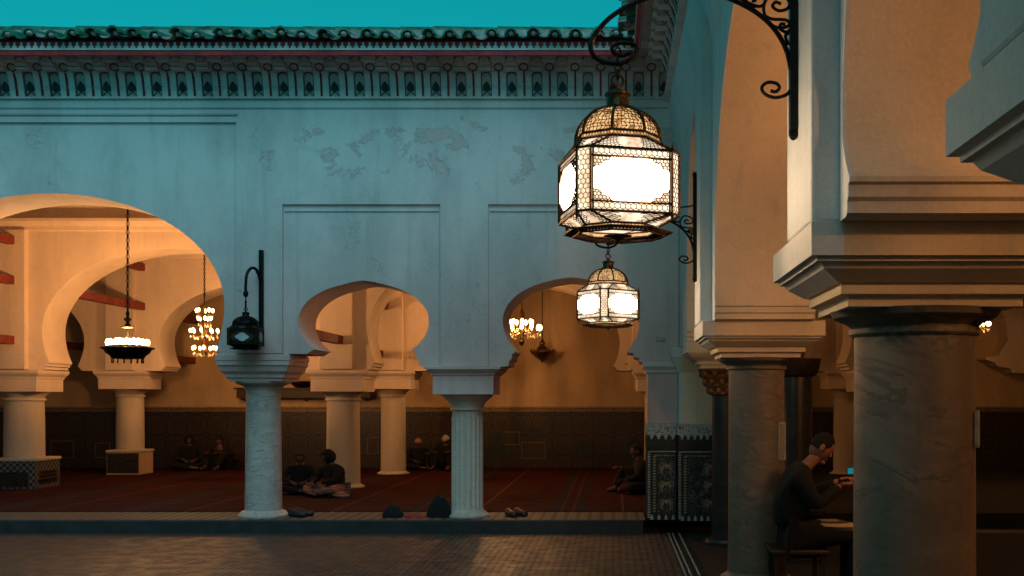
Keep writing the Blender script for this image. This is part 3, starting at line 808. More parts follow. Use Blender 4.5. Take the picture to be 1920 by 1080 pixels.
scr([(1488, 158), (1478, 176), (1455, 183), (1435, 176), (1430, 164), (1440, 155), (1456, 156), (1463, 164), (1456, 172), (1446, 170)], .0075)
scr([(1487, 44), (1470, 52), (1450, 48), (1436, 30), (1434, 8), (1448, -12), (1470, -8), (1482, 4), (1478, 16), (1462, 20), (1450, 12), (1456, 4), (1466, 8)])
scr([(1436, 30), (1450, 36), (1476, 38), (1484, 52), (1476, 60), (1464, 54), (1466, 45), (1474, 46)])
scr([(1420, 10), (1410, 14), (1400, 4), (1404, -8), (1416, -8), (1418, 0), (1411, 2)])
scr([(1434, 8), (1426, 12), (1416, 10), (1398, 2), (1384, -6)])
scr([(1480, 62), (1474, 68), (1480, 84)])
scr([(1488, -60), (1470, -52), (1440, -48), (1410, -34), (1396, -20), (1404, -12), (1416, -20), (1410, -28)])
b2 = dup(br, (.745, 9.72, 2.84), 0, 'smaller looking black scroll bracket on the middle pier, behind the large lantern', 'wrought iron lantern brackets', (1.09, 1, 1))

# ------------------------------------------------------------------ lanterns
def lerp(a, b, t): return tuple(x + (y - x) * t for x, y in zip(a, b))
def quadp(q, u, v): return lerp(lerp(q[0], q[1], u), lerp(q[3], q[2], u), v)
def lattice(mb, q, cell, r, pred=lambda u, v: True, off=.004, kind='hex'):
    """honeycomb of thin bars laid on the quad q (bottom-left, bottom-right, top-right, top-left)"""
    w = (Vector(q[1]) - Vector(q[0])).length; h = (Vector(q[3]) - Vector(q[0])).length
    nrm = (Vector(q[1]) - Vector(q[0])).cross(Vector(q[3]) - Vector(q[0])).normalized() * off
    def seg(a, b):
        m = ((a[0] + b[0]) / 2, (a[1] + b[1]) / 2)
        if not (0 <= m[0] <= w and 0 <= m[1] <= h) or not pred(m[0] / w, m[1] / h): return
        cl = lambda p: (min(max(p[0] / w, 0), 1), min(max(p[1] / h, 0), 1))
        A, B = cl(a), cl(b)
        mb.tube([Vector(quadp(q, *A)) + nrm, Vector(quadp(q, *B)) + nrm], r, 3)
    s = cell; dx = s * math.sqrt(3)
    i = 0
    yy = 0
    while yy < h + s:
        x = 0 if i % 2 == 0 else dx / 2
        while x < w + dx:
            jit = lambda: 0
            top = (x, yy + s * .5); 
            seg((x, yy - s * .5), (x, yy + s * .5))
            seg((x, yy + s * .5), (x + dx / 2, yy + s)); seg((x, yy + s * .5), (x - dx / 2, yy + s))
            x += dx
        yy += s * 1.5; i += 1

LX, LY = .018, BY
def make_lantern():
    t = thing('hanging_lantern', (0, 0, 2.40), 'large lit glass and bronze filigree lantern hanging in front of the nearest pier', 'lantern', 'moroccan lanterns lit on the right arcade')
    half, ch = .2116, .0446
    sq = [(half - ch, -half), (half, -half + ch), (half, half - ch), (half - ch, half), (-half + ch, half), (-half, half - ch), (-half, -half + ch), (-half + ch, -half)]
    def ring8(r, z, rot=PI / 8):
        # vertex order follows sq (starts bottom right, counter clockwise)
        return [(r * math.cos(-PI / 2 + rot + k * PI / 4), r * math.sin(-PI / 2 + rot + k * PI / 4), z) for k in range(8)]
    body0 = [(x, y, 2.492) for x, y in sq]; body1 = [(x, y, 2.740) for x, y in sq]
    up = ring8(.182, 2.800); low = ring8(.165, 2.458)
    fl0 = ring8(.160, 2.440); fl1 = ring8(.225, 2.436); fl2 = ring8(.190, 2.424)
    d0 = ring8(.176, 2.825)
    fr = MB(); lat = MB()
    def edges(a, b, r):
        for p, q in zip(a, b): fr.tube([p, q], r, 5)
    def loop(a, r): 
        for i in range(8): fr.tube([a[i], a[(i + 1) % 8]], r, 5)
    edges(body0, body1, .0052); loop(body0, .006); loop(body1, .006)
    edges(body1, up, .005); loop(up, .006); loop(d0, .006); edges(body0, low, .005); loop(low, .006)
    def pane(name, q, m, inset=.006):
        inq = [tuple(Vector(p) - Vector((p[0], p[1], 0)).normalized() * inset) for p in q]
        return build(name, MB().add(inq, [(0, 1, 2, 3)]), m, t, 0)
    for i in range(8):
        j = (i + 1) % 8
        q = [body0[i], body0[j], body1[j], body1[i]]
        gp = pane('glass_pane', q, 'glowmid')
        w = (Vector(q[1]) - Vector(q[0])).length
        if w > .2:
            zb = [quadp(q, 0, 0), quadp(q, 1, 0), quadp(q, 1, .15), quadp(q, 0, .15)]
            zt = [quadp(q, 0, .86), quadp(q, 1, .86), quadp(q, 1, 1), quadp(q, 0, 1)]
            for z in (zb, zt): lattice(lat, z, .0125, .0017)
            fr.tube([zb[3], zb[2]], .0050, 4); fr.tube([zt[0], zt[1]], .0050, 4)
            fr.tube([quadp(q, .03, 0), quadp(q, .03, 1)], .004, 4); fr.tube([quadp(q, .97, 0), quadp(q, .97, 1)], .004, 4)
            mid = [quadp(q, .03, .15), quadp(q, .97, .15), quadp(q, .97, .86), quadp(q, .03, .86)]
            # scalloped bright window with pierced corner spandrels
            prof = []
            for k in range(21):
                tt = k / 20; U = .33 * (1 - tt); V = .36 * tt
                bq = .045 * abs(math.sin(tt * PI * 3)) + .012
                prof.append((max(U - bq * .7, 0), max(V - bq * .8, 0)))
            ol = [(u, v) for u, v in prof] + [(u, 1 - v) for u, v in reversed(prof)]
            ol = ol + [(1 - u, v) for u, v in reversed(ol)]
            nrm = Vector(((mid[0][0] + mid[1][0]) / 2, (mid[0][1] + mid[1][1]) / 2, 0)).normalized()
            pts = [tuple(Vector(quadp(mid, u, v)) - nrm * .003) for u, v in ol]
            mw = MB(); mw.v = pts
            for tr in tessellate_polygon([[Vector((u, v, 0)) for u, v in ol]]): mw.f.append(tuple(tr))
            build('clear_window', mw, 'glow', gp, 0)
            lat.tube([Vector(p) + nrm * .006 for p in pts], .0024, 4, True)
            def corner(u, v):
                U = min(u, 1 - u); V = min(v, 1 - v)
                return U / .30 + V / .33 < .97
            lattice(lat, mid, .0085, .0019, corner)
        else:
            lattice(lat, q, .0125, .0017)
        q2 = [body1[i], body1[j], up[j], up[i]]; pane('upper_pane', q2, 'glowlow')
        lattice(lat, q2, .010, .0016, lambda u, v: abs(u - .5) > .30 - .2 * (1 - v) or v > .86)
        q3 = [low[i], low[j], body0[j], body0[i]]; pane('lower_pane', q3, 'glowlow')
        lattice(lat, q3, .010, .0018, lambda u, v: abs(u - .5) > .24 - .1 * v + .03 * math.sin(v * 18))
        q4 = [up[i], up[j], d0[j], d0[i]]; lattice(lat, q4, .008, .0016); pane('band_pane', q4, 'glowdome', .004)
        q5 = [fl0[i], fl0[j], low[j], low[i]]; lattice(lat, q5, .008, .0016); pane('band_pane', q5, 'glowdome', .004)
        q6 = [fl1[i], fl1[j], fl0[j], fl0[i]]; lattice(lat, q6, .009, .0019, off=.002)
        q7 = [fl2[i], fl2[j], fl1[j], fl1[i]]; lattice(lat, q7, .008, .0022, off=-.002)
        v = body1[i]
        if i % 2 == 0:
            fr.lathe([(.007, 0), (.010, .006), (.004, .014), (.0015, .034)], v, 6)
            fr.lathe([(.001, -.034), (.006, -.018), (.008, -.008), (.006, 0)], body0[i], 6)
    loop(fl0, .005); loop(fl1, .0045); loop(fl2, .0035)
    # dome
    for k in range(8):
        a = -PI / 2 + PI / 8 + k * PI / 4
        pts = [(.176 * math.cos(s) * math.cos(a) + .0 , .176 * math.cos(s) * math.sin(a), 2.825 + .132 * math.sin(s)) for s in [PI * .46 * i / 10 for i in range(11)]]
        fr.tube(pts, .0068, 5)
    frame = build('frame', fr, 'bronze', t, 50)
    build('filigree', lat, 'bronze', t, 0)
    dg = MB().lathe([(.168 * math.cos(s), .126 * math.sin(s)) for s in [PI * .47 * i / 10 for i in range(11)]], (0, 0, 2.825), 16)
    dome = build('dome_glass', dg, 'glowdome', t, 50)
    # pierced dome sheet: irregular mesh of small holes
    rnd = random.Random(3); ds = MB(); rows = 13; segs = 64
    P = []
    for i in range(rows + 1):
        s = PI * .455 * i / rows
        nseg = segs if i < 7 else (segs // 2 if i < 11 else segs // 4)
        P.append([((.174 * math.cos(s)) * math.cos(2 * PI * (k + rnd.uniform(-.3, .3) + (i % 2) * .5) / nseg), (.174 * math.cos(s)) * math.sin(2 * PI * (k + rnd.uniform(-.3, .3) + (i % 2) * .5) / nseg), 2.825 + .131 * math.sin(s) + rnd.uniform(-.002, .002)) for k in range(nseg)])
    for i, r in enumerate(P):
        m = len(r)
        for k in range(m):
            if rnd.random() < .82: ds.tube([r[k], r[(k + 1) % m]], .0019, 3)
            if i < rows:
                nx = P[i + 1]; kk = int(k * len(nx) / m)
                ds.tube([r[k], nx[kk]], .0019, 3)
    build('pierced_dome', ds, 'bronze', t, 0)
    nk = MB().lathe([(.058, 2.945), (.050, 2.955), (.047, 2.96), (.047, 3.0), (.054, 3.004), (.054, 3.012), (.03, 3.022), (.012, 3.03), (.01, 3.05)], (0, 0, 0), 20)
    nk.tube([(.024 * math.cos(a), 0, 3.066 + .026 * math.sin(a)) for a in [2 * PI * i / 16 for i in range(16)]], .006, 6, True)
    build('neck', nk, 'bronze', t, 40)
    chn = MB(); z = 3.075
    for i in range(4):
        ax = (1, 0) if i % 2 else (.5, .87)
        chn.tube([(.013 * math.cos(a) * ax[0], .013 * math.cos(a) * ax[1], z + .017 + .022 * math.sin(a)) for a in [2 * PI * k / 12 for k in range(12)]], .0042, 5, True)
        z += .03
    build('chain', chn, 'iron', t, 50)
    # holder inside: small bulb
    build('pendant_knob', MB().lathe([(.004, 2.395), (.010, 2.400), (.012, 2.408), (.03, 2.420), (.06, 2.426)], (0, 0, 0), 16), 'bronze', t)
    ORIGIN[t] = Vector((0, 0, 2.40))
    return t
L1 = make_lantern()
L1.location = (LX, LY, 2.40); L1.rotation_euler = (0, 0, math.radians(15))
L2 = dup(L1, (-.047, 9.72, 2.395), math.radians(38), 'smaller looking lit filigree lantern hanging lower and farther back, under the large one', 'moroccan lanterns lit on the right arcade', (1.05, 1.05, 1.0))
L3 = dup(L1, (-4.735, 13.74, 2.385), math.radians(6), 'unlit black lantern with painted sky reflection, hung on the far wall above the marble column', None, (.92, .92, .80),
         {'lit lantern glass': M['glassoff'], 'lit lantern strip glass': M['glassoff'], 'lit lower lantern glass': M['glassoff'], 'lit dome glass': M['iron'], 'dark bronze': M['iron']})
if 'group' in L3: del L3['group']
pp = MB(); pts = []
for k in range(40):
    a = 2 * PI * k / 40; r = 1 + .10 * math.cos(4 * a)
    pts.append((.085 * r * math.cos(a) + .0, 2.60 + .062 * r * math.sin(a)))
pp.prism([(x, z - 2.385 - .02) for x, z in pts], XZ, -.2185, -.2165)  # pale patch painting a sky reflection onto the unlit lantern
q = build('sky_reflection_patch', pp, 'skypatch', None, 0); q.parent = L3; q.location = (0, 0, .015)
sb = thing('wall_bracket', (-4.63, 14.05, 2.5), 'plain black iron hook bracket on the far wall carrying the unlit lantern', 'bracket')
build('bar', MB().box(-4.655, -4.60, 13.995, 14.049, 2.55, 3.72), 'iron', sb, bevel=.006)
build('hook', MB().tube(smooth_path([(-4.63, 14.0, 3.30), (-4.65, 13.92, 3.44), (-4.69, 13.83, 3.46), (-4.725, 13.76, 3.38), (-4.735, 13.74, 3.24), (-4.735, 13.74, 3.14)]), .02, 8), 'iron', sb)
build('hook_end', MB().ball((-4.735, 13.74, 3.12), .035, .035, .05).tube([(-4.735, 13.74, 3.12), (-4.735, 13.74, 2.88)], .008, 6), 'iron', sb)
build('brace', MB().tube([(-4.63, 14.0, 3.42), (-4.66, 13.93, 3.42)], .018, 6), 'iron', sb)

# ------------------------------------------------------------------ chandeliers
def lamp(name, loc, power, col=(1, .45, .155), r=.12):
    l = bpy.data.lights.new(name, 'POINT'); l.energy = power; l.color = col; l.shadow_soft_size = r
    o = bpy.data.objects.new(name, l); COL.objects.link(o); o.location = loc; return o
def chain_links(mb, x, y, z0, z1, r=.018):
    z = z0; i = 0
    while z < z1:
        ax = (1, 0) if i % 2 else (0, 1)
        mb.tube([(x + r * math.cos(a) * ax[0], y + r * math.cos(a) * ax[1], z + r * 1.6 * math.sin(a)) for a in [2 * PI * k / 8 for k in range(8)]], .006, 4, True)
        z += r * 2.5; i += 1
    return mb
def iron_chandelier(x, y, z, label, power):
    t = thing('iron_chandelier', (x, y, z), label, 'chandelier', 'lit chandeliers in the hall')
    build('bowl', MB().lathe([(.10, -.13), (.24, -.12), (.27, -.07), (.33, -.03), (.355, .02), (.40, .035), (.40, .055), (.31, .06), (.29, .10), (.27, .10), (.27, .05), (.1, .02)], (x, y, z), 36), 'iron', t, 30)
    d = MB()
    for k in range(14):
        a = 2 * PI * k / 14; d.lathe([(.002, -.20), (.014, -.17), (.008, -.15), (.012, -.12)], (x + .23 * math.cos(a), y + .23 * math.sin(a), z), 6)
    build('drops', d, 'iron', t)
    for r_, n_ in ((.30, 18), (.17, 10)):
        for k in range(n_):
            a = 2 * PI * k / n_; px, py = x + r_ * math.cos(a), y + r_ * math.sin(a)
            c = build('candle_holder', MB().lathe([(.012, .05), (.012, .10)], (px, py, z), 6), 'brass', t)
            build('bulb', MB().ball((px, py, z + .135 + .02 * (r_ < .2)), .028, .028, .055, 6, 4), 'bulb', c)
    s = MB().tube([(x, y, z), (x, y, z + .62)], .012, 6).lathe([(.01, .36), (.09, .37), (.10, .385), (.05, .40), (.02, .46), (.06, .50), (.06, .515), (.02, .54), (.03, .60), (.01, .66)], (x, y, z), 16)
    build('stem', s, 'iron', t, 40)
    build('chain', chain_links(MB().tube([(x, y, z + .6), (x, y, 5.25)], .007, 5), x, y, z + .66, 5.2, .026), 'iron', t, 40)
    lamp('chandelier_light', (0, 0, .20), power).parent = t
    return t
def crystal_chandelier(x, y, z, tiers, label, power):
    t = thing('crystal_chandelier', (x, y, z), label, 'chandelier', 'lit chandeliers in the hall')
    st_ = MB().tube([(x, y, z - .12), (x, y, z + .9)], .012, 6).lathe([(.02, -.22), (.05, -.16), (.03, -.1), (.06, 0), (.03, .12), (.05, .26), (.02, .36)], (x, y, z), 14)
    build('stem', st_, 'brass', t, 40)
    for (r_, n_, h) in tiers:
        for k in range(n_):
            a = 2 * PI * k / n_ + h * 3; ca, sa = math.cos(a), math.sin(a)
            arm = build('arm', MB().tube(smooth_path([(x, y, z + h - .02), (x + r_ * .5 * ca, y + r_ * .5 * sa, z + h - .09), (x + r_ * .9 * ca, y + r_ * .9 * sa, z + h - .05), (x + r_ * ca, y + r_ * sa, z + h)], 4), .006, 5), 'brass', t, 40)
            build('bulb', MB().ball((x + r_ * ca, y + r_ * sa, z + h + .035), .026, .026, .044, 6, 4), 'bulbc', arm)
            for q in range(2):
                build('crystal', MB().ball((x + r_ * (.98 - .3 * q) * ca, y + r_ * (.98 - .3 * q) * sa, z + h - .09 - .03 * q), .014, .014, .03, 5, 4), 'crystal', arm, 0)
    build('chain', chain_links(MB().tube([(x, y, z + .88), (x, y, 5.25)], .006, 5), x, y, z + .92, 5.2, .02), 'iron', t, 40)
    lamp('chandelier_light', (0, 0, .14), power, r=.05).parent = t
    return t
iron_chandelier(-7.74, 17.0, 2.53, 'black iron bowl chandelier blazing with bulbs, hanging in the big left arch', 520)
crystal_chandelier(-8.05, 21.0, 2.86, ((.22, 7, -.12), (.26, 9, .22), (.12, 5, .46), (.16, 5, .62)), 'many tiered crystal chandelier partly hidden behind the edge of the big left arch', 380)
crystal_chandelier(-1.46, 17.0, 2.84, ((.30, 12, .03), (.17, 7, .12)), 'small crystal chandelier blazing at the left edge of the second small arch', 250)
crystal_chandelier(-2.4, 21.2, 2.95, ((.30, 12, .03), (.17, 7, .12)), 'crystal chandelier hidden behind the fluted column pier, lighting the amber column', 470)
crystal_chandelier(3.1, 2.6, 3.0, ((.30, 12, .03), (.17, 7, .12)), 'crystal chandelier in the right gallery, added out of view to light the nearest pier', 390)  # unseen lamp, added for the warm light on the near pier front
crystal_chandelier(3.4, 7.4, 3.0, ((.30, 12, .03), (.17, 7, .12)), 'crystal chandelier in the right gallery, added out of view to light the middle pier', 580)  # second unseen lamp, added to warm the middle pier front
crystal_chandelier(7.2, 21.3, 3.2, ((.30, 12, .03), (.17, 7, .12)), 'crystal chandelier deep in the right wing behind the nearest column', 100)
pd = thing('pendant_lamp', (-1.61, 24.2, 2.68), 'unlit dark brass turban shaped pendant lamp before the ochre back wall', 'lamp')
build('body', MB().lathe([(.005, -.10), (.05, -.06), (.10, -.02), (.14, .0), (.22, .08), (.28, .13), (.27, .16), (.20, .17), (.14, .20), (.10, .26), (.05, .29), (.07, .33), (.07, .35), (.03, .40), (.01, .46)], (-1.61, 24.2, 2.70), 14), 'brass', pd, 20)
d = MB()
for k in range(14):
    a = 2 * PI * k / 14; d.lathe([(.004, .14), (.018, .17), (.012, .19), (.002, .21)], (-1.61 + .27 * math.cos(a), 24.2 + .27 * math.sin(a), 2.70), 6)
build('finials', d, 'brass', pd)
build('cord', MB().tube([(-1.61, 24.2, 3.13), (-1.61, 24.2, 5.25)], .010, 5), 'iron', pd)

# ------------------------------------------------------------------ people
def skin_mesh(joints, edges, sub=2):
    me = bpy.data.meshes.new('tmp'); keys = list(joints)
    me.from_pydata([joints[k][0] for k in keys], [(keys.index(a), keys.index(b)) for a, b in edges], [])
    o = bpy.data.objects.new('tmp', me); COL.objects.link(o)
    md = o.modifiers.new('s', 'SKIN'); md.use_smooth_shade = True
    for i, k in enumerate(keys):
        r = joints[k][1]; r = r if isinstance(r, tuple) else (r, r)
        me.skin_vertices[0].data[i].radius = r
        me.skin_vertices[0].data[i].use_root = (i == 0)
    if sub: s = o.modifiers.new('d', 'SUBSURF'); s.levels = sub; s.render_levels = sub
    dg = bpy.context.evaluated_depsgraph_get(); ev = o.evaluated_get(dg); m2 = ev.to_mesh()
    out = MB(); out.v = [tuple(v.co) for v in m2.vertices]; out.f = [tuple(p.vertices) for p in m2.polygons]
    ev.to_mesh_clear(); bpy.data.objects.remove(o); bpy.data.meshes.remove(me)
    return out
def head_mesh(c, yaw, pitch, s=1.0):
    """egg-shaped head with brow, nose, mouth, chin and ears; the face looks along -y before turning"""
    mb = MB(); rings = []
    N, Rg = 20, 14
    for i in range(Rg + 1):
        t = -PI / 2 + PI * i / Rg; z = .118 * math.sin(t); q = max(math.cos(t), .03)
        ring = []
        for k in range(N):
            a = 2 * PI * k / N; x = .076 * q * math.cos(a); y = .094 * q * math.sin(a)
            if z < 0: x *= 1 + .9 * z * 1.6; 
            if z < -.03 and y < 0: y *= .93
            f = max(0, -math.sin(a)) ** 6
            if -.012 < z < .022: y += .010 * f if abs(x) > .012 else 0        # eye hollows
            if .022 <= z < .05: y -= .006 * f
            ring.append((x, y, z))
        rings.append(ring)
    mb.loft(rings)
    mb.loft([[(-.008, -.088, .018), (.008, -.088, .018), (.006, -.08, .02), (-.006, -.08, .02)], [(-.016, -.112, -.024), (.016, -.112, -.024), (.017, -.08, -.024), (-.017, -.08, -.024)], [(-.012, -.096, -.034), (.012, -.096, -.034), (.012, -.08, -.034), (-.012, -.08, -.034)]])
    for sx in (-1, 1):
        mb.ball((sx * .077, .008, -.005), .011, .022, .034, 8, 6)
        mb.ball((sx * .030, -.079, .008), .013, .010, .008, 8, 5)
    mb.ball((0, -.086, -.056), .024, .009, .007, 10, 5); mb.ball((0, -.082, -.069), .022, .010, .007, 10, 5)
    mb.ball((0, -.070, -.098), .028, .022, .020, 10, 6)
    R = Matrix.Rotation(yaw, 3, 'Z') @ Matrix.Rotation(pitch, 3, 'X')
    mb.v = [tuple(R @ (Vector(v) * s) + Vector(c)) for v in mb.v]
    return mb, R
def cap_shell(c, R, s=1.0, kind='hair'):
    mb = MB(); rings = []
    lo = {'hair': -.25, 'cap': .22, 'hood': -1.1}[kind]; g = {'hair': 1.07, 'cap': 1.10, 'hood': 1.28}[kind]
    for i in range(9):
        t = lo + (PI / 2 - lo) * i / 8; q = max(math.cos(t), .03)
        ring = []
        for k in range(18):
            a = 2 * PI * k / 18; y = .094 * q * math.sin(a) * g; z = .118 * math.sin(t) * g
            front = max(0, -math.sin(a))
            if kind == 'hair' and z < .055: y = max(y, -.055 if z > 0 else -.02)
            if kind == 'hood' and z < .07: y = max(y, -.075)
            ring.append((.076 * q * math.cos(a) * g, y, z + .004))
        rings.append(ring)
    mb.loft(rings); mb.v = [tuple(R @ (Vector(v) * s) + Vector(c)) for v in mb.v]
    return mb
def hand(wrist, direc, up, side, s=1.0):
    d = Vector(direc).normalized(); n = Vector(up); n = (n - d * n.dot(d)).normalized(); w = d.cross(n) * side
    W_ = Vector(wrist); J = {'w': (W_, .026 * s), 'p': (W_ + d * .05 * s, (.036 * s, .017 * s))}; E = [('w', 'p')]
    out = skin_mesh({k: (tuple(v[0]), v[1]) for k, v in J.items()}, E, 1)
    for k, (off, L) in enumerate(((-.030, .062), (-.010, .072), (.010, .068), (.029, .052))):
        b0 = W_ + d * .062 * s + w * off * s
        p1 = b0 + d * L * .42 * s - n * .012 * s; p2 = p1 + d * L * .25 * s - n * .022 * s; p3 = p2 + d * L * .05 * s - n * .020 * s
        f = skin_mesh({'a': (tuple(b0 - d * .02 * s), .0095 * s), 'b': (tuple(p1), .0088 * s), 'c': (tuple(p2), .008 * s), 'd': (tuple(p3), .007 * s)}, [('a', 'b'), ('b', 'c'), ('c', 'd')], 1)
        out.add(f.v, f.f)
    b0 = W_ + d * .022 * s - w * .030 * s; p1 = b0 + d * .03 * s - w * .022 * s - n * .008 * s; p2 = p1 + d * .028 * s - n * .012 * s
    f = skin_mesh({'a': (tuple(b0), .012 * s), 'b': (tuple(p1), .0105 * s), 'c': (tuple(p2), .0085 * s)}, [('a', 'b'), ('b', 'c')], 1)
    out.add(f.v, f.f); return out
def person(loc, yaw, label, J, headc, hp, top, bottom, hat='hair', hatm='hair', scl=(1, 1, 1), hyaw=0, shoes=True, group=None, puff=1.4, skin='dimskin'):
    """J: joint positions in a frame facing -y; one body mesh with head and hands, clothes as children"""
    t = thing('person', loc, label, 'person', group)
    Rz = Matrix.Rotation(yaw, 4, 'Z'); Sc = Matrix.Diagonal((*scl, 1)); X = Matrix.Translation(loc) @ Rz @ Sc
    def put(mb): mb.v = [tuple(X @ Vector(v)) for v in mb.v]; return mb
    sh = {k: (v, r) for k, v, r in (
        ('pelvis', J['pelvis'], (.13, .11)), ('waist', J['waist'], (.12, .10)), ('chest', J['chest'], (.14, .11)), ('neckb', J['neck'], .055), ('skull', tuple(Vector(headc) + Vector((0, .01, -.04))), .055))}
    E = [('pelvis', 'waist'), ('waist', 'chest'), ('chest', 'neckb'), ('neckb', 'skull')]
    for s in 'LR':
        for k, r in (('sho', .055), ('elb', .042), ('wri', .028), ('hip', .085), ('kne', .058), ('ank', .040), ('toe', .032)):
            sh[k + s] = (J[k + s], r)
        E += [('chest', 'sho' + s), ('sho' + s, 'elb' + s), ('elb' + s, 'wri' + s), ('pelvis', 'hip' + s), ('hip' + s, 'kne' + s), ('kne' + s, 'ank' + s), ('ank' + s, 'toe' + s)]
    body = skin_mesh(sh, E, 1)
    h, R = head_mesh(headc, hyaw, hp); body.add(h.v, h.f)
    for s, sg in (('L', 1), ('R', -1)):
        d = Vector(J['wri' + s]) - Vector(J['elb' + s])
        hm = hand(J['wri' + s], Vector(d.normalized()) + Vector((0, -.35, 0)), (0, .2, 1), sg); body.add(hm.v, hm.f)
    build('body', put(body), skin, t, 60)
    jk = {k: (v[0], tuple(x * puff for x in (v[1] if isinstance(v[1], tuple) else (v[1], v[1])))) for k, v in sh.items()}
    jt = {k: jk[k] for k in ('pelvis', 'waist', 'chest', 'shoL', 'shoR', 'elbL', 'elbR')}
    jt['neckb'] = (J['neck'], .068)
    for s in 'LR': jt['cuf' + s] = (lerp(J['elb' + s], J['wri' + s], .93), .042)
    build('jacket', put(skin_mesh(jt, [('pelvis', 'waist'), ('waist', 'chest'), ('chest', 'neckb'), ('chest', 'shoL'), ('chest', 'shoR'), ('shoL', 'elbL'), ('shoR', 'elbR'), ('elbL', 'cufL'), ('elbR', 'cufR')], 2)), top, t, 60)
    tr = {k: jk[k] for k in ('pelvis', 'hipL', 'hipR', 'kneL', 'kneR')}
    for s in 'LR': tr['hem' + s] = (lerp(J['kne' + s], J['ank' + s], .94), .062)
    build('trousers', put(skin_mesh(tr, [('pelvis', 'hipL'), ('pelvis', 'hipR'), ('hipL', 'kneL'), ('hipR', 'kneR'), ('kneL', 'hemL'), ('kneR', 'hemR')], 2)), bottom, t, 60)
    if hat: build('hood' if hat == 'hood' else ('cap' if hat == 'cap' else 'hair'), put(cap_shell(headc, R, 1, hat)), hatm, t, 60)
    if shoes:
        for s in 'LR':
            build('shoe', put(skin_mesh({'a': (tuple(Vector(J['ank' + s]) + Vector((0, .03, -.03))), .048), 'b': (J['toe' + s], (.050, .036))}, [('a', 'b')], 2)), 'shoe', t, 60)
    return t
def floor_pose(lean=0.0, knee=0):
    d = dict(pelvis=(0, .02, .13), waist=(0, .03 - lean * .2, .30), chest=(0, .0 - lean * .6, .47), neck=(0, -.03 - lean, .60),
                shoL=(.18, -.01 - lean * .6, .52), shoR=(-.18, -.01 - lean * .6, .52), elbL=(.26, -.12 - lean * .4, .30), elbR=(-.26, -.12 - lean * .4, .30),
                wriL=(.10, -.30, .26), wriR=(-.10, -.30, .26), hipL=(.11, -.02, .11), hipR=(-.11, -.02, .11), kneL=(.36, -.26, .15), kneR=(-.36, -.26, .15),
                ankL=(-.04, -.34, .07), ankR=(.06, -.40, .07), toeL=(-.16, -.36, .05), toeR=(.18, -.42, .05))
    if knee & 1: d.update(kneL=(.20, -.30, .46), ankL=(.16, -.42, .08), toeL=(.17, -.56, .045), wriL=(.16, -.36, .46), elbL=(.27, -.10, .36))
    if knee & 2: d.update(kneR=(-.19, -.28, .44), ankR=(-.15, -.40, .08), toeR=(-.16, -.54, .045), wriR=(-.14, -.33, .45), elbR=(-.27, -.10, .36))
    return d
FS = (1.06, 1.06, .80)
PG = 'people seated on the prayer hall carpet'
person((-5.28, 18.0, .187), .2, 'person in dark clothes seated on the carpet just right of the grey marble column', floor_pose(.06), (0, -.11, .73), .25, 'dark', 'dark', 'hair', 'hair', FS, group=PG)
p2 = person((-4.58, 17.5, .187), -.75, 'person in a dark hood seated by the cream column, pink striped cloth over the legs', floor_pose(.05), (0, -.10, .74), .2, 'dark', 'robe', 'hood', 'dark', (1.12, 1.12, .86), group=PG)
cl = build('blanket', skin_mesh({'a': ((-4.55, 17.3, .26), (.13, .07)), 'b': ((-4.78, 17.1, .27), (.16, .06)), 'c': ((-4.35, 17.05, .22), (.13, .05)), 'd': ((-4.22, 16.98, .21), (.09, .035))}, [('a', 'b'), ('a', 'c'), ('c', 'd')], 2), 'robe', base=(-4.55, 17.1, .187))
props(cl, 'pink and brown striped cloth spread over the hooded person\'s legs', 'cloth')
person((-4.42, 24.1, .187), .3, 'person in a tan cap seated against the dado just right of the amber column', floor_pose(.05, 1), (0, -.10, .73), .2, 'dark', 'dark', 'cap', 'capo', (1.05, 1.05, .82), group=PG)
person((-3.72, 24.0, .187), -.2, 'person in a white cap seated against the dado left of the fluted column', floor_pose(.10, 3), (0, -.12, .73), .5, 'dark', 'dark', 'cap', 'capw', (1.15, 1.15, .92), group=PG)
person((.50, 17.9, .187), -1.4, 'person in dark clothes seated sideways on the carpet beside the tiled corner pier', floor_pose(.05, 2), (0, -.10, .74), .15, 'dark', 'dark', 'hair', 'hair', (1.1, 1.1, .95), group=PG)
person((-10.45 + .9, 24.0, .187), .4, 'person in dark clothes seated against the dado right of the tiled plinth column', floor_pose(.05), (0, -.10, .74), .3, 'dark', 'dark', 'hood', 'dark', (1.15, 1.15, .92), group=PG)
person((-8.75, 24.0, .187), -.3, 'person in dark clothes seated against the dado just left of the grey marble column', floor_pose(.14, 3), (0, -.12, .73), .4, 'dark', 'dark', 'hair', 'hair', (1.1, 1.1, .88), group=PG)
# man on a stool with a phone, facing right (+x)
seat = dict(pelvis=(0, .10, .60), waist=(0, .14, .78), chest=(0, .09, .98), neck=(0, -.03, 1.14), shoL=(.18, .07, 1.04), shoR=(-.18, .07, 1.04),
            elbL=(.24, -.06, .84), elbR=(-.24, -.04, .82), wriL=(.08, -.29, 1.00), wriR=(-.07, -.27, .97), hipL=(.11, .04, .58), hipR=(-.11, .04, .58),
            kneL=(.16, -.40, .60), kneR=(-.16, -.40, .60), ankL=(.14, -.36, .10), ankR=(-.14, -.36, .10), toeL=(.15, -.52, .045), toeR=(-.15, -.52, .045))
MX, MY = 1.64, 9.1
man = person((MX, MY, 0), PI / 2, 'man in a charcoal jacket seated between the two marble columns, looking at a phone', seat, (0, -.13, 1.27), .55, 'navy', 'dark', 'hair', 'hair', (1.05, 1.05, 1.06), puff=1.6, skin='skin')
ph = thing('phone', (MX + .37, MY - .01, 1.12), 'small phone with glowing blue screen held by the seated man', 'phone')
pb = MB().box(MX + .335, MX + .405, MY - .085, MY - .07, 1.10, 1.18)
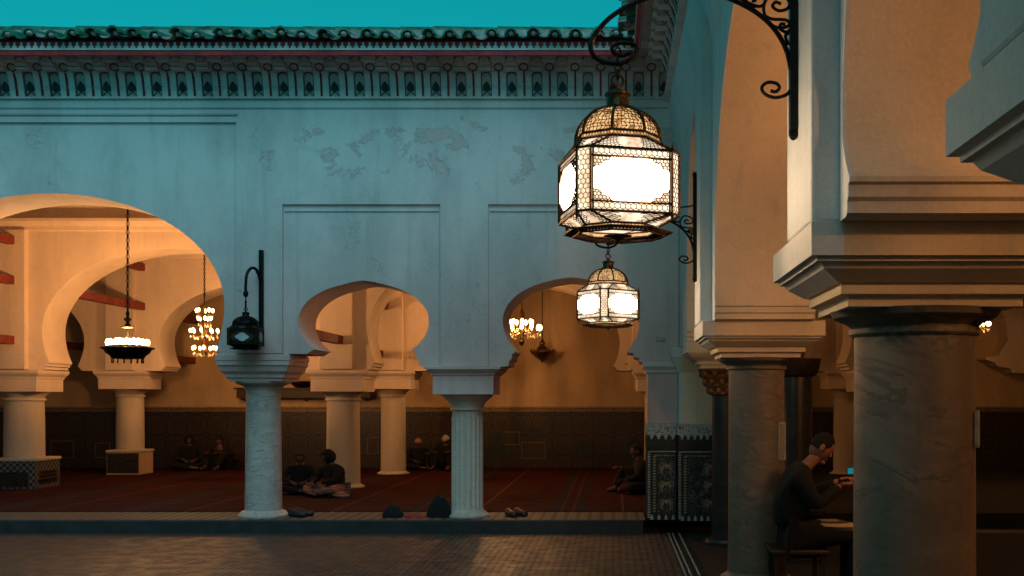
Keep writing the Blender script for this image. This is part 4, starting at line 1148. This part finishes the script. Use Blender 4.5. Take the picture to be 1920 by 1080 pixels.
build('case', pb, 'shoe', ph, bevel=.004); build('screen', MB().box(MX + .34, MX + .40, MY - .0885, MY - .0855, 1.125, 1.175), 'phone', ph)
cl = build('lap_cloth', skin_mesh({'a': ((MX - .02, MY - .02, .70), (.13, .05)), 'b': ((MX + .2, MY - .1, .70), (.17, .05)), 'c': ((MX + .42, MY - .12, .67), (.16, .045)), 'd': ((MX + .48, MY - .2, .5), (.1, .04))}, [('a', 'b'), ('b', 'c'), ('c', 'd')], 2), 'lap', base=(MX + .2, MY, .6))
props(cl, 'sand coloured striped cloth lying across the seated man\'s lap', 'cloth')
def stool(X_, Y_, label):
    stl = thing('stool', (X_, Y_, 0), label, 'stool')
    build('seat', MB().box(X_ - .24, X_ + .24, Y_ - .24, Y_ + .24, .46, .50), 'wood', stl, bevel=.01)
    for sx in (-.21, .175):
        for sy in (-.2, .17): build('leg', MB().box(X_ + sx, X_ + sx + .035, Y_ + sy, Y_ + sy + .035, 0, .46), 'wood', stl)
stool(MX - .08, MY, 'low dark wooden stool under the seated man with the phone')

# ------------------------------------------------------------------ shoes, bag, cloth on the threshold, notices
def shoe_pair(x, y, z, rz, label):
    t = thing('shoes', (x, y, z), label, 'shoes')
    for k, sx in enumerate((-.075, .075)):
        C, S_ = math.cos(rz + .1 * (k - .5)), math.sin(rz + .1 * (k - .5))
        def tr(u, v, w): return (x + (u + sx) * C - v * S_, y + (u + sx) * S_ + v * C, z + w)
        rings = []
        for v, w, h in ((-.14, .03, .05), (-.12, .048, .075), (-.04, .05, .075), (.03, .045, .095), (.10, .042, .11), (.13, .03, .10)):
            rings.append([tr(w * math.cos(a), v, .004 + h * .5 + h * .5 * math.sin(a)) for a in [2 * PI * i / 10 for i in range(10)]])
        build('shoe', MB().loft(rings), 'shoe', t, 60)
    return t
shoe_pair(-1.32, 14.42, .175, .6, 'pair of black shoes on the threshold right of the fluted column')
shoe_pair(-4.22, 14.4, .175, 1.2, 'pair of black shoes at the foot of the grey marble column')
def heap(name, x, y, z, w, h, m, label, cat, d=None):
    rnd = random.Random(int(x * 100)); mb = MB(); rings = []
    for i in range(7):
        t = i / 6; q = math.cos(t * PI / 2 * .93) ** .7
        rings.append([(x + w * q * (1 + .18 * math.sin(3 * a + x)) * math.cos(a), y + (d or w) * q * (1 + .12 * math.cos(2 * a)) * math.sin(a), z + h * t * (1 + .10 * math.sin(2 * a + 1))) for a in [2 * PI * k / 14 for k in range(14)]])
    mb.loft(rings); o = build(name, mb, m, base=(x, y, z)); props(o, label, cat); return o
heap('bag', -2.33, 14.40, .175, .17, .27, 'dark', 'slumped black bag on the threshold left of the fluted column', 'bag')
heap('bag', -2.95, 14.35, .175, .14, .16, 'dark', 'small black bundle on the threshold, left of the red cloth', 'bag')
o = heap('folded_cloth', -2.66, 14.32, .175, .16, .055, 'redcloth', 'crumpled red cloth lying on the threshold between the two black bags', 'cloth')
def notice(x, y, z0, z1, w, ang, label):
    t = thing('paper_notice', (x, y, z0), label, 'notice', 'paper notices on the marble columns')
    build('sheet', MB().box(x - w, x + w, y - .004, y + .004, z0, z1, ang), 'paper', t)
    fr = MB()
    for a, b, c, d in ((-w - .006, -w + .006, z0, z1), (w - .006, w + .006, z0, z1)): fr.box(x + a, x + b, y - .008, y + .006, c, d, ang, (x, y))
    for c, d in ((z0 - .008, z0 + .006), (z1 - .006, z1 + .008)): fr.box(x - w, x + w, y - .0075, y + .0055, c, d, ang, (x, y))
    build('frame', fr, 'white', t)
    return t
notice(1.505, 9.535, 1.22, 1.545, .055, .93, 'narrow white framed paper notice on the middle marble column')
notice(1.512, 4.435, 1.56, 1.70, .008, 1.0, 'torn pale paper strip on the right side of the nearest marble column')

# ------------------------------------------------------------------ light, sky, camera
w = bpy.data.worlds.new('World'); scn.world = w; w.use_nodes = True
nt = w.node_tree; bg = nt.nodes['Background']
sky = nd(nt, 'ShaderNodeTexSky'); sky.sky_type = 'NISHITA'; sky.sun_disc = False
SUN_EL, SUN_ROT = math.radians(3), math.radians(166)
sky.sun_elevation = SUN_EL; sky.sun_rotation = SUN_ROT; sky.altitude = 300; sky.ozone_density = 3
bw_ = nd(nt, 'ShaderNodeRGBToBW'); nt.links.new(sky.outputs[0], bw_.inputs[0])
tint = nd(nt, 'ShaderNodeMix', data_type='RGBA', blend_type='MULTIPLY'); tint.inputs[0].default_value = 1
nt.links.new(bw_.outputs[0], tint.inputs[6]); tint.inputs[7].default_value = (.012, 1.06, 1.22, 1)
nt.links.new(tint.outputs[2], bg.inputs['Color']); bg.inputs['Strength'].default_value = .32
sl = bpy.data.lights.new('dusk_sun', 'SUN'); sl.energy = 1.15; sl.angle = math.radians(50); sl.color = (.50, .84, .99)
so = bpy.data.objects.new('dusk_sun', sl); COL.objects.link(so)
so.location = (0, 0, 20); so.rotation_euler = (math.radians(43), 0, math.radians(14))
cam = bpy.data.cameras.new('camera'); co = bpy.data.objects.new('camera', cam); COL.objects.link(co)
co.location = (0, 0, 1.75); co.rotation_euler = (PI / 2, 0, 0)
cam.sensor_width = 36; cam.lens = 2000 / 1920 * 36
cam.shift_x = -190 / 1920; cam.shift_y = 210 / 1920
cam.clip_start = .05; cam.clip_end = 500
scn.camera = co
scn.view_settings.view_transform = 'Standard'; scn.view_settings.look = 'None'; scn.view_settings.exposure = 0
scn.render.engine = 'CYCLES'
scn.cycles.use_denoising = True
scn.cycles.max_bounces = 8; scn.cycles.diffuse_bounces = 4; scn.cycles.sample_clamp_indirect = 6
